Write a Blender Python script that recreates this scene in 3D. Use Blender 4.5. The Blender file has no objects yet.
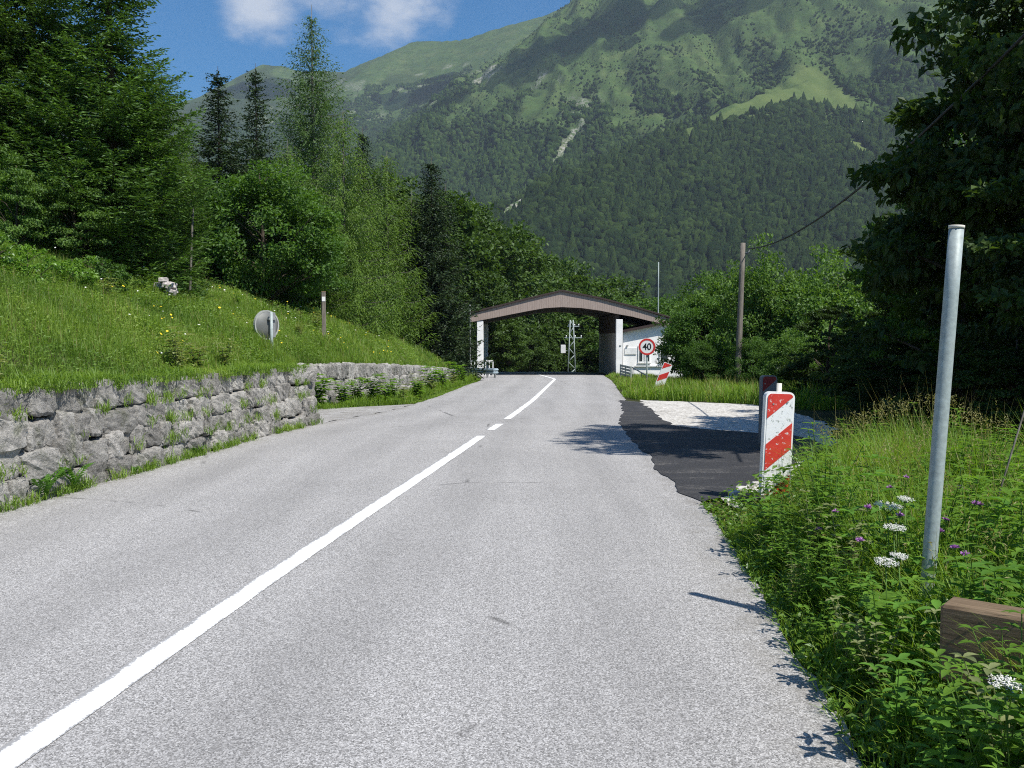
import bpy, math, random
import numpy as np
R = math.radians
PI = math.pi
sc = bpy.context.scene
COL = sc.collection

# ------------------------------------------------------------------ camera, sky, sun, exposure
F = 930.0
PITCH = math.atan(46 / F)
CH = 1.6
cam = bpy.data.cameras.new('camera')
cam.sensor_width = 36.0
cam.lens = F / 1024 * 36.0
cam.clip_start = 0.05
cam.clip_end = 30000
co = bpy.data.objects.new('camera', cam)
COL.objects.link(co)
co.location = (0, 0, CH)
co.rotation_euler = (PI / 2 - PITCH, 0, 0)
sc.camera = co

SUN_EL, SUN_AZ = 55.0, 134.0            # azimuth clockwise from the camera heading (+Y)
W = bpy.data.worlds.new('World')
sc.world = W
W.use_nodes = True
SKY_STRENGTH = 0.085
sun = bpy.data.lights.new('sun', 'SUN')
sun.energy = 5.0
sun.angle = R(0.5)
sun.color = (1.0, 0.955, 0.88)
so = bpy.data.objects.new('sun', sun)
COL.objects.link(so)
so.rotation_euler = (R(90 - SUN_EL), 0, R(-SUN_AZ) + PI)   # rotated so that -Z points away from the sun
so.location = (60, -10, 80)
sc.view_settings.view_transform = 'Standard'
sc.view_settings.look = 'None'
sc.view_settings.gamma = 1.0
sc.view_settings.exposure = 0.46
sc.cycles.use_denoising = False
sc.cycles.filter_width = 1.1
sc.cycles.max_bounces = 6
sc.cycles.diffuse_bounces = 3
sc.cycles.transmission_bounces = 4
sc.cycles.volume_bounces = 0
sc.cycles.sample_clamp_indirect = 6


def raydir(px, py):
    u, v = (px - 512) / F, (384 - py) / F
    c, s = math.cos(PITCH), math.sin(PITCH)
    return np.array([u, c + v * s, -s + v * c])


def at(px, py, Y):
    d = raydir(px, py)
    k = Y / d[1]
    return np.array([d[0] * k, Y, CH + d[2] * k])


def project(P):
    P = np.asarray(P, float)
    c, s = math.cos(PITCH), math.sin(PITCH)
    y, z = P[..., 1], P[..., 2] - CH
    dep = np.maximum(y * c - z * s, 1e-3)
    up = y * s + z * c
    return 512 + F * P[..., 0] / dep, 384 - F * up / dep


# ------------------------------------------------------------------ world nodes
def world():
    nt = W.node_tree
    N, L = nt.nodes, nt.links
    N.clear()
    out = N.new('ShaderNodeOutputWorld')
    bg = N.new('ShaderNodeBackground')
    sky = N.new('ShaderNodeTexSky')
    sky.sky_type = 'NISHITA'
    sky.sun_disc = False
    sky.sun_elevation = R(SUN_EL)
    sky.sun_rotation = R(SUN_AZ)
    sky.altitude = 600
    sky.air_density = 1.0
    sky.dust_density = 0.6
    sky.ozone_density = 2.5
    bg.inputs[1].default_value = SKY_STRENGTH
    tc = N.new('ShaderNodeTexCoord')
    no = N.new('ShaderNodeTexNoise')
    no.inputs['Scale'].default_value = 9.0
    no.inputs['Detail'].default_value = 7
    no.inputs['Roughness'].default_value = 0.6
    mp = N.new('ShaderNodeMapping')
    mp.inputs['Scale'].default_value = (1, 1, 2.0)
    L.new(tc.outputs['Generated'], mp.inputs[0])
    L.new(mp.outputs[0], no.inputs['Vector'])
    total = None

    def m(op, a, b=None, c=None):
        n = N.new('ShaderNodeMath')
        n.operation = op
        for i, x in enumerate((a, b, c)):
            if x is None:
                continue
            if isinstance(x, (int, float)):
                n.inputs[i].default_value = x
            else:
                L.new(x, n.inputs[i])
        return n.outputs[0]
    # clouds: fair-weather tufts, each around one direction
    for px, py, rad, dens in ((256, 4, 0.045, 0.9), (392, -4, 0.062, 1.0), (335, -22, 0.04, 0.7), (700, -260, 0.16, 1), (1500, -500, .3, 1), (-500, -300, .25, 1), (100, -420, .2, 1)):
        d = raydir(px, py)
        d = d / np.linalg.norm(d)
        vm = N.new('ShaderNodeVectorMath')
        vm.operation = 'DISTANCE'
        L.new(tc.outputs['Generated'], vm.inputs[0])
        vm.inputs[1].default_value = tuple(d)
        f = m('SUBTRACT', 1.0, m('DIVIDE', vm.outputs['Value'], rad))
        f = m('MULTIPLY', m('MAXIMUM', f, -1.0), dens)
        total = f if total is None else m('MAXIMUM', total, f)
    x = m('ADD', m('MULTIPLY', total, 0.55), m('MULTIPLY', m('SUBTRACT', no.outputs[0], 0.5), 1.5))
    mr = N.new('ShaderNodeMapRange')
    mr.interpolation_type = 'SMOOTHSTEP'
    mr.inputs['From Min'].default_value = -0.02
    mr.inputs['From Max'].default_value = 0.55
    L.new(x, mr.inputs['Value'])
    fac = m('MULTIPLY', mr.outputs[0], 0.72)
    mix = N.new('ShaderNodeMix')
    mix.data_type = 'RGBA'
    L.new(fac, mix.inputs['Factor'])
    gm = N.new('ShaderNodeHueSaturation')
    gm.inputs['Saturation'].default_value = 1.6
    gm.inputs['Value'].default_value = 1.06
    L.new(sky.outputs[0], gm.inputs['Color'])
    L.new(gm.outputs[0], mix.inputs['A'])
    mix.inputs['B'].default_value = (7.4, 7.6, 8.0, 1)
    L.new(mix.outputs['Result'], bg.inputs[0])
    L.new(bg.outputs[0], out.inputs[0])


world()
W.cycles.sampling_method = 'AUTOMATIC'


# ------------------------------------------------------------------ mesh builder
class MB:
    def __init__(self):
        self.V, self.Q, self.n = [], [], 0

    def add(self, v, f, mi=0, smooth=False):
        v = np.asarray(v, np.float32).reshape(-1, 3)
        f = np.asarray(f, np.int32)
        if f.ndim == 1:
            f = f[None, :]
        self.V.append(v)
        self.Q.append((f + self.n, mi, smooth))
        self.n += len(v)

    def mesh(self, name, mats):
        me = bpy.data.meshes.new(name)
        V = np.concatenate(self.V) if self.V else np.zeros((0, 3), np.float32)
        me.vertices.add(len(V))
        me.vertices.foreach_set('co', V.ravel())
        loops = np.concatenate([q[0].ravel() for q in self.Q])
        cnt = np.concatenate([np.full(len(q[0]), q[0].shape[1], np.int32) for q in self.Q])
        mi = np.concatenate([np.full(len(q[0]), q[1], np.int32) for q in self.Q])
        sm = np.concatenate([np.full(len(q[0]), q[2], bool) for q in self.Q])
        me.loops.add(len(loops))
        me.loops.foreach_set('vertex_index', loops)
        me.polygons.add(len(cnt))
        st = np.concatenate([[0], np.cumsum(cnt)[:-1]]).astype(np.int32)
        me.polygons.foreach_set('loop_start', st)
        me.polygons.foreach_set('loop_total', cnt)
        me.polygons.foreach_set('material_index', mi)
        me.polygons.foreach_set('use_smooth', sm)
        for m_ in (mats if isinstance(mats, (list, tuple)) else [mats]):
            me.materials.append(m_)
        me.update()
        me.validate()
        return me

    def build(self, name, mats, parent=None, loc=None):
        o = bpy.data.objects.new(name, self.mesh(name, mats))
        COL.objects.link(o)
        if parent:
            o.parent = parent
        if loc is not None:
            o.location = tuple(float(a) for a in loc)
        return o

    # ---- solids
    def box(self, c, s, rz=0.0, ry=0.0, rx=0.0, mi=0, bevel=0.0):
        x, y, z = [a / 2 for a in s]
        if bevel <= 0:
            v = np.array([[i, j, k] for i in (-x, x) for j in (-y, y) for k in (-z, z)])
            f = [[0, 1, 3, 2], [4, 6, 7, 5], [0, 4, 5, 1], [2, 3, 7, 6], [0, 2, 6, 4], [1, 5, 7, 3]]
            self.add(rot(v, rx, ry, rz) + np.array(c), f, mi)
        else:
            b = min(bevel, x * .9, y * .9, z * .9)
            pts = []
            for sx in (-1, 1):
                for sy in (-1, 1):
                    for sz in (-1, 1):
                        pts += [[sx * x, sy * (y - b), sz * (z - b)], [sx * (x - b), sy * y, sz * (z - b)], [sx * (x - b), sy * (y - b), sz * z]]
            v = np.array(pts)
            import bmesh
            bm = bmesh.new()
            for p in v:
                bm.verts.new(p)
            r = bmesh.ops.convex_hull(bm, input=bm.verts)
            bmesh.ops.dissolve_limit(bm, angle_limit=0.01, verts=bm.verts, edges=bm.edges)
            bm.verts.index_update()
            vv = rot(np.array([q.co[:] for q in bm.verts]), rx, ry, rz) + np.array(c)
            base = True
            for fc in bm.faces:
                idx = np.array([q.index for q in fc.verts])
                if base:
                    self.add(vv, idx, mi)
                    n0 = self.n - len(vv)
                    base = False
                else:
                    self.Q.append((idx[None, :].astype(np.int32) + n0, mi, False))
            bm.free()

    def tube(self, pts, rad, n=8, mi=0, caps=True, smooth=True):
        pts = np.asarray(pts, float)
        k = len(pts)
        rad = np.broadcast_to(np.asarray(rad, float), (k,))
        t = np.gradient(pts, axis=0)
        t /= np.linalg.norm(t, axis=1)[:, None] + 1e-9
        ref = np.array([0, 0, 1.0]) if abs(t[0, 2]) < 0.9 else np.array([1.0, 0, 0])
        u = np.cross(t, ref)
        u /= np.linalg.norm(u, axis=1)[:, None] + 1e-9
        w = np.cross(t, u)
        a = np.linspace(0, 2 * PI, n, endpoint=False)
        ring = pts[:, None] + rad[:, None, None] * (np.cos(a)[None, :, None] * u[:, None] + np.sin(a)[None, :, None] * w[:, None])
        i = np.arange(k - 1)[:, None] * n
        j = np.arange(n)[None, :]
        j2 = (j + 1) % n
        f = np.stack([i + j, i + j2, i + n + j2, i + n + j], -1).reshape(-1, 4)
        self.add(ring.reshape(-1, 3), f, mi, smooth)
        if caps:
            n0 = self.n - k * n
            self.Q.append((np.arange(n)[None, :].astype(np.int32)[:, ::-1] + n0, mi, False))
            self.Q.append((np.arange(n)[None, :].astype(np.int32) + n0 + (k - 1) * n, mi, False))

    def prism(self, poly, fn, mi=0):
        """poly: list of 2D points; fn(p, 0|1) -> 3D on the two sides"""
        n = len(poly)
        v = [fn(p, 0) for p in poly] + [fn(p, 1) for p in poly]
        self.add(v, np.arange(n)[::-1], mi)
        n0 = self.n - 2 * n
        self.Q.append((np.arange(n)[None, :].astype(np.int32) + n0 + n, mi, False))
        i = np.arange(n)
        k = (i + 1) % n
        self.Q.append((np.stack([i, k, k + n, i + n], -1).astype(np.int32) + n0, mi, False))


def rot(v, rx=0, ry=0, rz=0):
    v = np.asarray(v, float)
    if rx:
        c, s = math.cos(rx), math.sin(rx)
        v = v @ np.array([[1, 0, 0], [0, c, s], [0, -s, c]])
    if ry:
        c, s = math.cos(ry), math.sin(ry)
        v = v @ np.array([[c, 0, -s], [0, 1, 0], [s, 0, c]])
    if rz:
        c, s = math.cos(rz), math.sin(rz)
        v = v @ np.array([[c, s, 0], [-s, c, 0], [0, 0, 1]])
    return v


def tag(o, label=None, cat=None, group=None, kind=None):
    if label:
        o['label'] = label
    if cat:
        o['category'] = cat
    if group:
        o['group'] = group
    if kind:
        o['kind'] = kind
    return o


def empty(name, loc=(0, 0, 0), rz=0.0, label=None, cat=None, group=None):
    o = bpy.data.objects.new(name, None)
    COL.objects.link(o)
    o.location = tuple(float(a) for a in loc)
    o.rotation_euler = (0, 0, rz)
    o.empty_display_size = 0.2
    return tag(o, label, cat, group)


def copy_tree(o, parent=None):
    c = o.copy()
    COL.objects.link(c)
    c.parent = parent
    for ch in list(o.children):
        copy_tree(ch, c)
    return c


# ------------------------------------------------------------------ noise
def _hash(ix, iy, seed):
    h = (ix.astype(np.int64) * 374761393 + iy.astype(np.int64) * 668265263 + seed * 1442695041) & 0xFFFFFFFF
    h = ((h ^ (h >> 13)) * 1274126177) & 0xFFFFFFFF
    return ((h ^ (h >> 16)) & 0xFFFFFF) / float(0xFFFFFF)


def vnoise(x, y, seed=0):
    x, y = np.asarray(x, float), np.asarray(y, float)
    ix, iy = np.floor(x), np.floor(y)
    fx, fy = x - ix, y - iy
    fx, fy = fx * fx * (3 - 2 * fx), fy * fy * (3 - 2 * fy)
    a, b = _hash(ix, iy, seed), _hash(ix + 1, iy, seed)
    c, d = _hash(ix, iy + 1, seed), _hash(ix + 1, iy + 1, seed)
    return (a * (1 - fx) + b * fx) * (1 - fy) + (c * (1 - fx) + d * fx) * fy


def fbm(x, y, seed=0, oct=5):
    s, a, t = 0, 0.5, 0
    for i in range(oct):
        s = s + a * vnoise(x * 2 ** i, y * 2 ** i, seed + i * 7)
        t += a
        a *= 0.5
    return s / t


def sstep(a, b, x):
    t = np.clip((np.asarray(x, float) - a) / (b - a), 0, 1)
    return t * t * (3 - 2 * t)


# ------------------------------------------------------------------ materials
def mat(name):
    m_ = bpy.data.materials.new(name)
    m_.use_nodes = True
    nt = m_.node_tree
    nt.nodes.clear()
    out = nt.nodes.new('ShaderNodeOutputMaterial')
    return m_, nt, out


class NB:
    """tiny node helper"""
    def __init__(self, name):
        self.m, self.nt, self.out = mat(name)
        self.N, self.L = self.nt.nodes, self.nt.links

    def put(self, sock, x):
        if hasattr(x, 'is_linked') or hasattr(x, 'links'):
            self.L.new(x, sock)
        elif x is not None:
            if isinstance(x, tuple) and len(x) == 3 and sock.type == 'RGBA':
                x = (*x, 1)
            sock.default_value = x

    def math(self, op, a, b=None, c=None, clamp=False):
        n = self.N.new('ShaderNodeMath')
        n.operation = op
        n.use_clamp = clamp
        for i, x in enumerate((a, b, c)):
            if x is not None:
                self.put(n.inputs[i], x)
        return n.outputs[0]

    def coord(self, kind='Object', scale=None):
        n = self.N.new('ShaderNodeTexCoord')
        o = n.outputs[kind]
        if scale is not None:
            mp = self.N.new('ShaderNodeMapping')
            self.L.new(o, mp.inputs[0])
            mp.inputs['Scale'].default_value = scale
            o = mp.outputs[0]
        return o

    def noise(self, scale, detail=3, rough=0.5, vec=None, w=None):
        n = self.N.new('ShaderNodeTexNoise')
        n.inputs['Scale'].default_value = scale
        n.inputs['Detail'].default_value = detail
        n.inputs['Roughness'].default_value = rough
        self.L.new(vec if vec is not None else self.coord(), n.inputs['Vector'])
        return n.outputs[0]

    def voronoi(self, scale, vec=None, feature='F1', out='Distance'):
        n = self.N.new('ShaderNodeTexVoronoi')
        n.feature = feature
        n.inputs['Scale'].default_value = scale
        self.L.new(vec if vec is not None else self.coord(), n.inputs['Vector'])
        return n.outputs[out]

    def ramp(self, fac, stops):
        n = self.N.new('ShaderNodeValToRGB')
        e = n.color_ramp.elements
        while len(e) < len(stops):
            e.new(0.5)
        for el, (p, c) in zip(e, stops):
            el.position = p
            el.color = (*c, 1) if isinstance(c, tuple) else (c, c, c, 1)
        self.put(n.inputs[0], fac)
        return n.outputs[0]

    def mix(self, fac, a, b, blend='MIX'):
        n = self.N.new('ShaderNodeMix')
        n.data_type = 'RGBA'
        n.blend_type = blend
        self.put(n.inputs['Factor'], fac)
        self.put(n.inputs['A'], a)
        self.put(n.inputs['B'], b)
        return n.outputs['Result']

    def step(self, x, a, b):
        n = self.N.new('ShaderNodeMapRange')
        n.interpolation_type = 'SMOOTHSTEP'
        n.inputs['From Min'].default_value = a
        n.inputs['From Max'].default_value = b
        self.put(n.inputs['Value'], x)
        return n.outputs[0]

    def island(self):
        return self.N.new('ShaderNodeNewGeometry').outputs['Random Per Island']

    def objrand(self):
        return self.N.new('ShaderNodeObjectInfo').outputs['Random']

    def attr(self, name, out='Fac'):
        n = self.N.new('ShaderNodeAttribute')
        n.attribute_name = name
        return n.outputs[out]

    def bump(self, h, strength=0.5, dist=0.02):
        n = self.N.new('ShaderNodeBump')
        n.inputs['Strength'].default_value = strength
        n.inputs['Distance'].default_value = dist
        self.put(n.inputs['Height'], h)
        return n.outputs[0]

    def bsdf(self, col, rough=0.8, spec=0.3, metal=0.0, normal=None):
        n = self.N.new('ShaderNodeBsdfPrincipled')
        self.put(n.inputs['Base Color'], col)
        self.put(n.inputs['Roughness'], rough)
        n.inputs['Specular IOR Level'].default_value = spec
        self.put(n.inputs['Metallic'], metal)
        if normal is not None:
            self.L.new(normal, n.inputs['Normal'])
        self.L.new(n.outputs[0], self.out.inputs[0])
        return self.m


def leaf_mat(name, c1, c2, c3=None, trans=0.38, rough=0.55, gloss=0.02, nscale=1.2, objvar=0.25, nw=1.0, gain=1.3, wm=1.18):
    b = NB(name)
    warm = lambda c: None if c is None else (c[0] * wm * gain, c[1] * gain, c[2] * .88 * gain)
    c1, c2, c3 = warm(c1), warm(c2), warm(c3)
    r = b.island()
    n = b.noise(nscale, 2)
    f = b.math('ADD', b.math('MULTIPLY', r, 0.6), b.math('MULTIPLY', b.math('SUBTRACT', n, 0.5 - .2 / nw), nw), clamp=True)
    stops = [(0.05, c1), (0.75, c2)]
    if c3:
        stops.append((1.0, c3))
    col = b.ramp(f, stops)
    hs = b.N.new('ShaderNodeHueSaturation')
    b.L.new(col, hs.inputs['Color'])
    b.put(hs.inputs['Value'], b.math('ADD', 1 - objvar / 2, b.math('MULTIPLY', b.objrand(), objvar)))
    col = hs.outputs[0]
    d = b.N.new('ShaderNodeBsdfDiffuse')
    b.L.new(col, d.inputs[0])
    t = b.N.new('ShaderNodeBsdfTranslucent')
    tc = b.mix(1.0, col, (1.25, 1.25, 0.55), 'MULTIPLY')
    b.L.new(tc, t.inputs[0])
    g = b.N.new('ShaderNodeBsdfGlossy')
    g.inputs['Roughness'].default_value = rough
    g.inputs[0].default_value = (0.9, 0.95, 1, 1)
    m1 = b.N.new('ShaderNodeMixShader')
    m1.inputs[0].default_value = trans
    b.L.new(d.outputs[0], m1.inputs[1])
    b.L.new(t.outputs[0], m1.inputs[2])
    m2 = b.N.new('ShaderNodeMixShader')
    m2.inputs[0].default_value = gloss
    b.L.new(m1.outputs[0], m2.inputs[1])
    b.L.new(g.outputs[0], m2.inputs[2])
    b.L.new(m2.outputs[0], b.out.inputs[0])
    return b.m


def bark_mat(name, c1, c2):
    b = NB(name)
    n = b.noise(9, 4, 0.65, b.coord('Object', (1, 1, 0.25)))
    return b.bsdf(b.ramp(n, [(0.3, c1), (0.7, c2)]), 0.9, 0.1, normal=b.bump(n, 0.6, 0.03))


def plain(name, c, rough=0.6, spec=0.3, metal=0.0, var=0.12, scale=6.0):
    b = NB(name)
    n = b.noise(scale, 4, 0.6)
    lo = tuple(x * (1 - var) for x in c)
    hi = tuple(min(1, x * (1 + var)) for x in c)
    return b.bsdf(b.ramp(n, [(0.3, lo), (0.7, hi)]), rough, spec, metal, b.bump(n, 0.08, 0.01))


M = {}


def asphalt_nodes(b, lo, mid, hi):
    sp = b.noise(190, 2, 0.7)
    v = b.voronoi(150, out='Color')
    bw = b.N.new('ShaderNodeRGBToBW')
    b.L.new(v, bw.inputs[0])
    f = b.math('ADD', b.math('MULTIPLY', sp, 0.55), b.math('MULTIPLY', bw.outputs[0], 0.45))
    c = b.ramp(f, [(0.25, lo), (0.5, mid), (0.75, hi)])
    # wear: long streaks down the lane and broad blotches
    st = b.noise(1.0, 5, 0.6, b.coord('Object', (2.6, 0.16, 1)))
    bl = b.noise(0.45, 5, 0.6)
    k = b.math('ADD', b.math('MULTIPLY', st, 0.5), b.math('MULTIPLY', bl, 0.5))
    c = b.mix(1.0, c, b.ramp(k, [(0.3, 0.84), (0.52, 1.0), (0.7, 1.12)]), 'MULTIPLY')
    return c, f


b = NB('worn_asphalt')
c, f = asphalt_nodes(b, (.08, .078, .075), (.325, .316, .307), (.66, .645, .63))
# hairline cracks
wv = b.noise(0.9, 4, 0.7)
cr = b.voronoi(0.22, b.mix(0.25, b.coord(), b.N.new('ShaderNodeTexNoise').outputs[1]), 'DISTANCE_TO_EDGE')
crk = b.math('MULTIPLY', b.step(cr, 0.006, 0.0), b.step(wv, 0.5, 0.62))
c = b.mix(b.math('MULTIPLY', crk, 0.7), c, (.05, .048, .046))
ln = b.attr('lane')
trk = None
for q in (.13, .36, .63, .86):
    d_ = b.step(b.math('ABSOLUTE', b.math('SUBTRACT', ln, q)), .085, .015)
    trk = d_ if trk is None else b.math('MAXIMUM', trk, d_)
tn = b.noise(.8, 4, .6, b.coord('Object', (1.5, .25, 1)))
c = b.mix(b.math('MULTIPLY', trk, b.math('MULTIPLY', tn, .34)), c, (.17, .165, .16))
edge = b.step(b.math('ABSOLUTE', b.math('SUBTRACT', ln, .5)), .43, .5)
c = b.mix(b.math('MULTIPLY', edge, b.math('MULTIPLY', b.step(b.noise(3.5, 5, .75), .42, .62), .55)), c, (.2, .185, .16))
st_ = b.step(b.noise(1.7, 3, .6), .7, .76)
c = b.mix(b.math('MULTIPLY', st_, .3), c, (.1, .098, .095))
M['asphalt'] = b.bsdf(c, 0.9, 0.25, normal=b.bump(f, 0.7, 0.006))

b = NB('fresh_asphalt')
c, f = asphalt_nodes(b, (.012, .012, .014), (.034, .034, .037), (.085, .085, .09))
dust = b.math('MULTIPLY', b.step(b.noise(1.6, 6, 0.75, b.coord('Object', (.6, 1.5, 1))), 0.48, 0.7), b.step(b.noise(40, 2), 0.4, 0.65))
c = b.mix(b.math('MULTIPLY', dust, 0.5), c, (.3, .28, .25))
M['fresh'] = b.bsdf(c, 0.8, 0.35, normal=b.bump(f, 0.8, 0.008))

b = NB('white_gravel')
v = b.voronoi(20, out='Color')
bw = b.N.new('ShaderNodeRGBToBW')
b.L.new(v, bw.inputs[0])
f = b.math('ADD', b.math('MULTIPLY', bw.outputs[0], .6), b.math('MULTIPLY', b.noise(70, 3), .4))
c = b.ramp(f, [(.2, (.28, .26, .23)), (.5, (.58, .56, .52)), (.85, (.78, .76, .71))])
c = b.mix(b.math('MULTIPLY', b.step(b.noise(1.3, 6, .8), .52, .66), .7), c, (.22, .205, .18))
M['gravel'] = b.bsdf(c, .95, .1, normal=b.bump(f, 1.0, .03))

b = NB('road_paint')
ed = b.attr('across')                      # 0 centre, 1 edge of the painted line
nz = b.math('ADD', b.math('MULTIPLY', b.noise(60, 3, .7), .6), b.math('MULTIPLY', b.noise(3.0, 4), .4))
worn = b.step(b.math('ADD', nz, b.math('MULTIPLY', ed, .42)), .70, .84)
sp = b.noise(105, 2, .7)
pc = b.ramp(sp, [(.3, (.7, .7, .69)), (.6, (.86, .86, .85))])
c = b.mix(worn, pc, (.3, .297, .295))
M['paint'] = b.bsdf(c, .7, .3, normal=b.bump(sp, .4, .004))

b = NB('earth')
n = b.noise(3.5, 6, .7)
n2 = b.noise(40, 3, .7)
c = b.ramp(n, [(.3, (.035, .04, .015)), (.55, (.05, .058, .02)), (.75, (.09, .075, .045))])
c = b.mix(b.step(n2, .55, .75), c, (.11, .1, .06))
M['earth'] = b.bsdf(c, .95, .1, normal=b.bump(n2, .8, .03))

b = NB('limestone')
n = b.noise(6, 6, .7)
n2 = b.noise(30, 5, .75)
c = b.ramp(n, [(.25, (.22, .21, .19)), (.45, (.36, .345, .32)), (.62, (.47, .452, .42)), (.8, (.6, .58, .55))])
c = b.mix(b.math('MULTIPLY', b.step(n2, .54, .7), .6), c, (.14, .13, .12))
c = b.mix(b.math('MULTIPLY', b.step(b.noise(2.3, 5, .7), .54, .7), .6), c, (.11, .125, .065))
vs = b.noise(7, 4, .7, b.coord('Object', (1, 1, .14)))
c = b.mix(b.math('MULTIPLY', b.step(vs, .55, .68), .45), c, (.13, .125, .115))
hs = b.N.new('ShaderNodeHueSaturation')
b.L.new(c, hs.inputs['Color'])
b.put(hs.inputs['Value'], b.math('ADD', .72, b.math('MULTIPLY', b.island(), .5)))
M['stone'] = b.bsdf(hs.outputs[0], .92, .15, normal=b.bump(b.math('ADD', n2, n), 1.0, .045))

M['soil'] = plain('dark_soil', (.035, .03, .022), .95, .1)
M['white'] = plain('white_render', (.86, .85, .83), .85, .2, var=.1, scale=1.5)
M['pier'] = plain('shaded_render', (.36, .35, .34), .85, .2, var=.18, scale=1.2)  # render of the pier flank, its shade put into the colour
M['fascia'] = None
b = NB('fascia_boards')
n = b.noise(5, 5, .7, b.coord('Object', (6, 1, .6)))
wv = b.N.new('ShaderNodeTexWave')
wv.bands_direction = 'X'
wv.inputs['Scale'].default_value = 2.2
wv.inputs['Distortion'].default_value = .4
b.L.new(b.coord(), wv.inputs['Vector'])
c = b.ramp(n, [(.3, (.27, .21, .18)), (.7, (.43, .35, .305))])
c = b.mix(b.math('MULTIPLY', b.step(wv.outputs[1], .86, .96), .3), c, (.1, .07, .055))
M['fascia'] = b.bsdf(c, .8, .2)
M['roofmetal'] = plain('brown_roof', (.05, .034, .03), .7, .3)
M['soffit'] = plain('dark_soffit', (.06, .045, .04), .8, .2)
M['darkwin'] = plain('window_glass', (.045, .055, .06), .12, .5)
M['galv'] = plain('galvanised_steel', (.33, .38, .37), .55, .35, .1, .18, 30)
M['galvdull'] = plain('dull_galvanised', (.3, .31, .31), .55, .4, .4, .16, 10)
M['bluegrey'] = plain('blue_grey_steel', (.3, .37, .4), .5, .4, .4)
M['offwhite'] = plain('off_white_paint', (.72, .72, .7), .5, .4)
M['tubecap'] = plain('pale_post', (.62, .6, .52), .6, .3)
M['red'] = plain('sign_red', (.58, .035, .03), .4, .4, var=.2)
M['signwhite'] = plain('sign_white', (.78, .78, .76), .4, .4, var=.06)
M['black'] = plain('sign_black', (.012, .012, .013), .5, .3)
M['shadedwhite'] = plain('shaded_sign_white', (.16, .165, .17), .6, .3)  # white of the rear board, tree shade put into the colour
M['shadedred'] = plain('shaded_sign_red', (.2, .02, .02), .6, .3, var=.2)  # red of the rear board, darkened to look shaded
M['signback'] = plain('sign_back', (.17, .175, .165), .55, .4, .3)
M['rim'] = plain('sign_rim', (.36, .37, .35), .5, .4)
M['wire'] = plain('cable_black', (.02, .02, .02), .6, .3)
M['yellow'] = plain('petal_yellow', (.75, .55, .03), .6, .2)
M['purple'] = plain('petal_purple', (.5, .24, .52), .6, .2, var=.3, scale=60)
M['petal'] = plain('petal_white', (.62, .62, .57), .6, .2, var=.05, scale=60)
b = NB('weathered_wood')
n = b.noise(6, 6, .7, b.coord('Object', (9, 9, .7)))
M['greywood'] = b.bsdf(b.ramp(n, [(.3, (.1, .085, .07)), (.7, (.26, .235, .2))]), .9, .1, normal=b.bump(n, .6, .01))
b = NB('brown_timber')
n = b.noise(6, 6, .7, b.coord('Object', (.9, 11, 11)))
M['timber'] = b.bsdf(b.ramp(n, [(.3, (.09, .062, .038)), (.7, (.25, .18, .115))]), .85, .15, normal=b.bump(n, .6, .01))
M['bark'] = bark_mat('bark_brown', (.035, .028, .02), (.11, .09, .07))
M['barkgrey'] = bark_mat('bark_grey', (.07, .065, .055), (.2, .19, .165))

M['spruce'] = leaf_mat('spruce_needles', (.02, .05, .013), (.052, .122, .02), (.1, .21, .03), .3, gain=1.5, wm=1.18)
M['sprucedark'] = leaf_mat('dark_spruce_needles', (.012, .028, .013), (.028, .058, .022), (.042, .085, .028), .2)
M['larch'] = leaf_mat('larch_needles', (.06, .125, .02), (.105, .19, .03), (.14, .23, .042), .42, wm=1.1)
M['larchgrey'] = leaf_mat('thin_larch_needles', (.055, .1, .035), (.088, .155, .048), (.11, .175, .06), .42, wm=1.0)
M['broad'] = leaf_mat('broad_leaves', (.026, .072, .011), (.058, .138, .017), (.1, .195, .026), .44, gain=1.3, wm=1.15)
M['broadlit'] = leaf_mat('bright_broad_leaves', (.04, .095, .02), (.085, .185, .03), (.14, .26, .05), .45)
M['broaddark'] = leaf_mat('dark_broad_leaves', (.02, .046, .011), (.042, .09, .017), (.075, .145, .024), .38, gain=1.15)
M['farleaf'] = leaf_mat('distant_leaves', (.028, .062, .012), (.056, .115, .018), (.092, .16, .028), .38, gain=1.2, wm=1.1)
M['meadow'] = leaf_mat('meadow_blades', (.1, .185, .026), (.185, .29, .042), (.27, .35, .09), .5, nscale=.7, nw=1.8, gain=1.2, wm=1.0)
M['verge'] = leaf_mat('verge_blades', (.075, .16, .02), (.13, .25, .03), (.21, .29, .06), .48, nscale=.9)
M['straw'] = leaf_mat('straw_blades', (.17, .2, .07), (.27, .28, .12), None, .4, gain=1.0)
M['herb'] = leaf_mat('herb_leaves', (.06, .15, .02), (.11, .24, .03), (.17, .31, .05), .48, rough=.42, gloss=.03, nscale=3)
M['greyherb'] = leaf_mat('grey_green_leaves', (.1, .15, .065), (.19, .25, .12), None, .38)
M['fern'] = leaf_mat('fern_leaves', (.045, .13, .02), (.085, .22, .03), None, .4)
M['crown'] = None
def crown_mat(name, g):
    b = NB(name)
    r = b.island()
    n = b.noise(.012, 3)
    f = b.math('ADD', b.math('MULTIPLY', r, .65), b.math('MULTIPLY', n, .5), clamp=True)
    c = b.ramp(f, [(.15, (.012, .027, .008)), (.55, (.025, .05, .013)), (.9, (.05, .085, .02))])
    n2 = b.noise(.6, 3, .7)
    c = b.mix(1., c, b.ramp(n2, [(.3, .6 * g), (.7, 1.35 * g)]), 'MULTIPLY')
    return b.bsdf(c, .9, .05, normal=b.bump(b.noise(.7, 4, .75), 1.0, 2.2))


M['crown'] = crown_mat('mountain_forest_leaves', 1.08)
M['crownnear'] = crown_mat('shoulder_forest_darkened', .8)  # same crowns darkened; slope shade and thinner haze put into the colour

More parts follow.
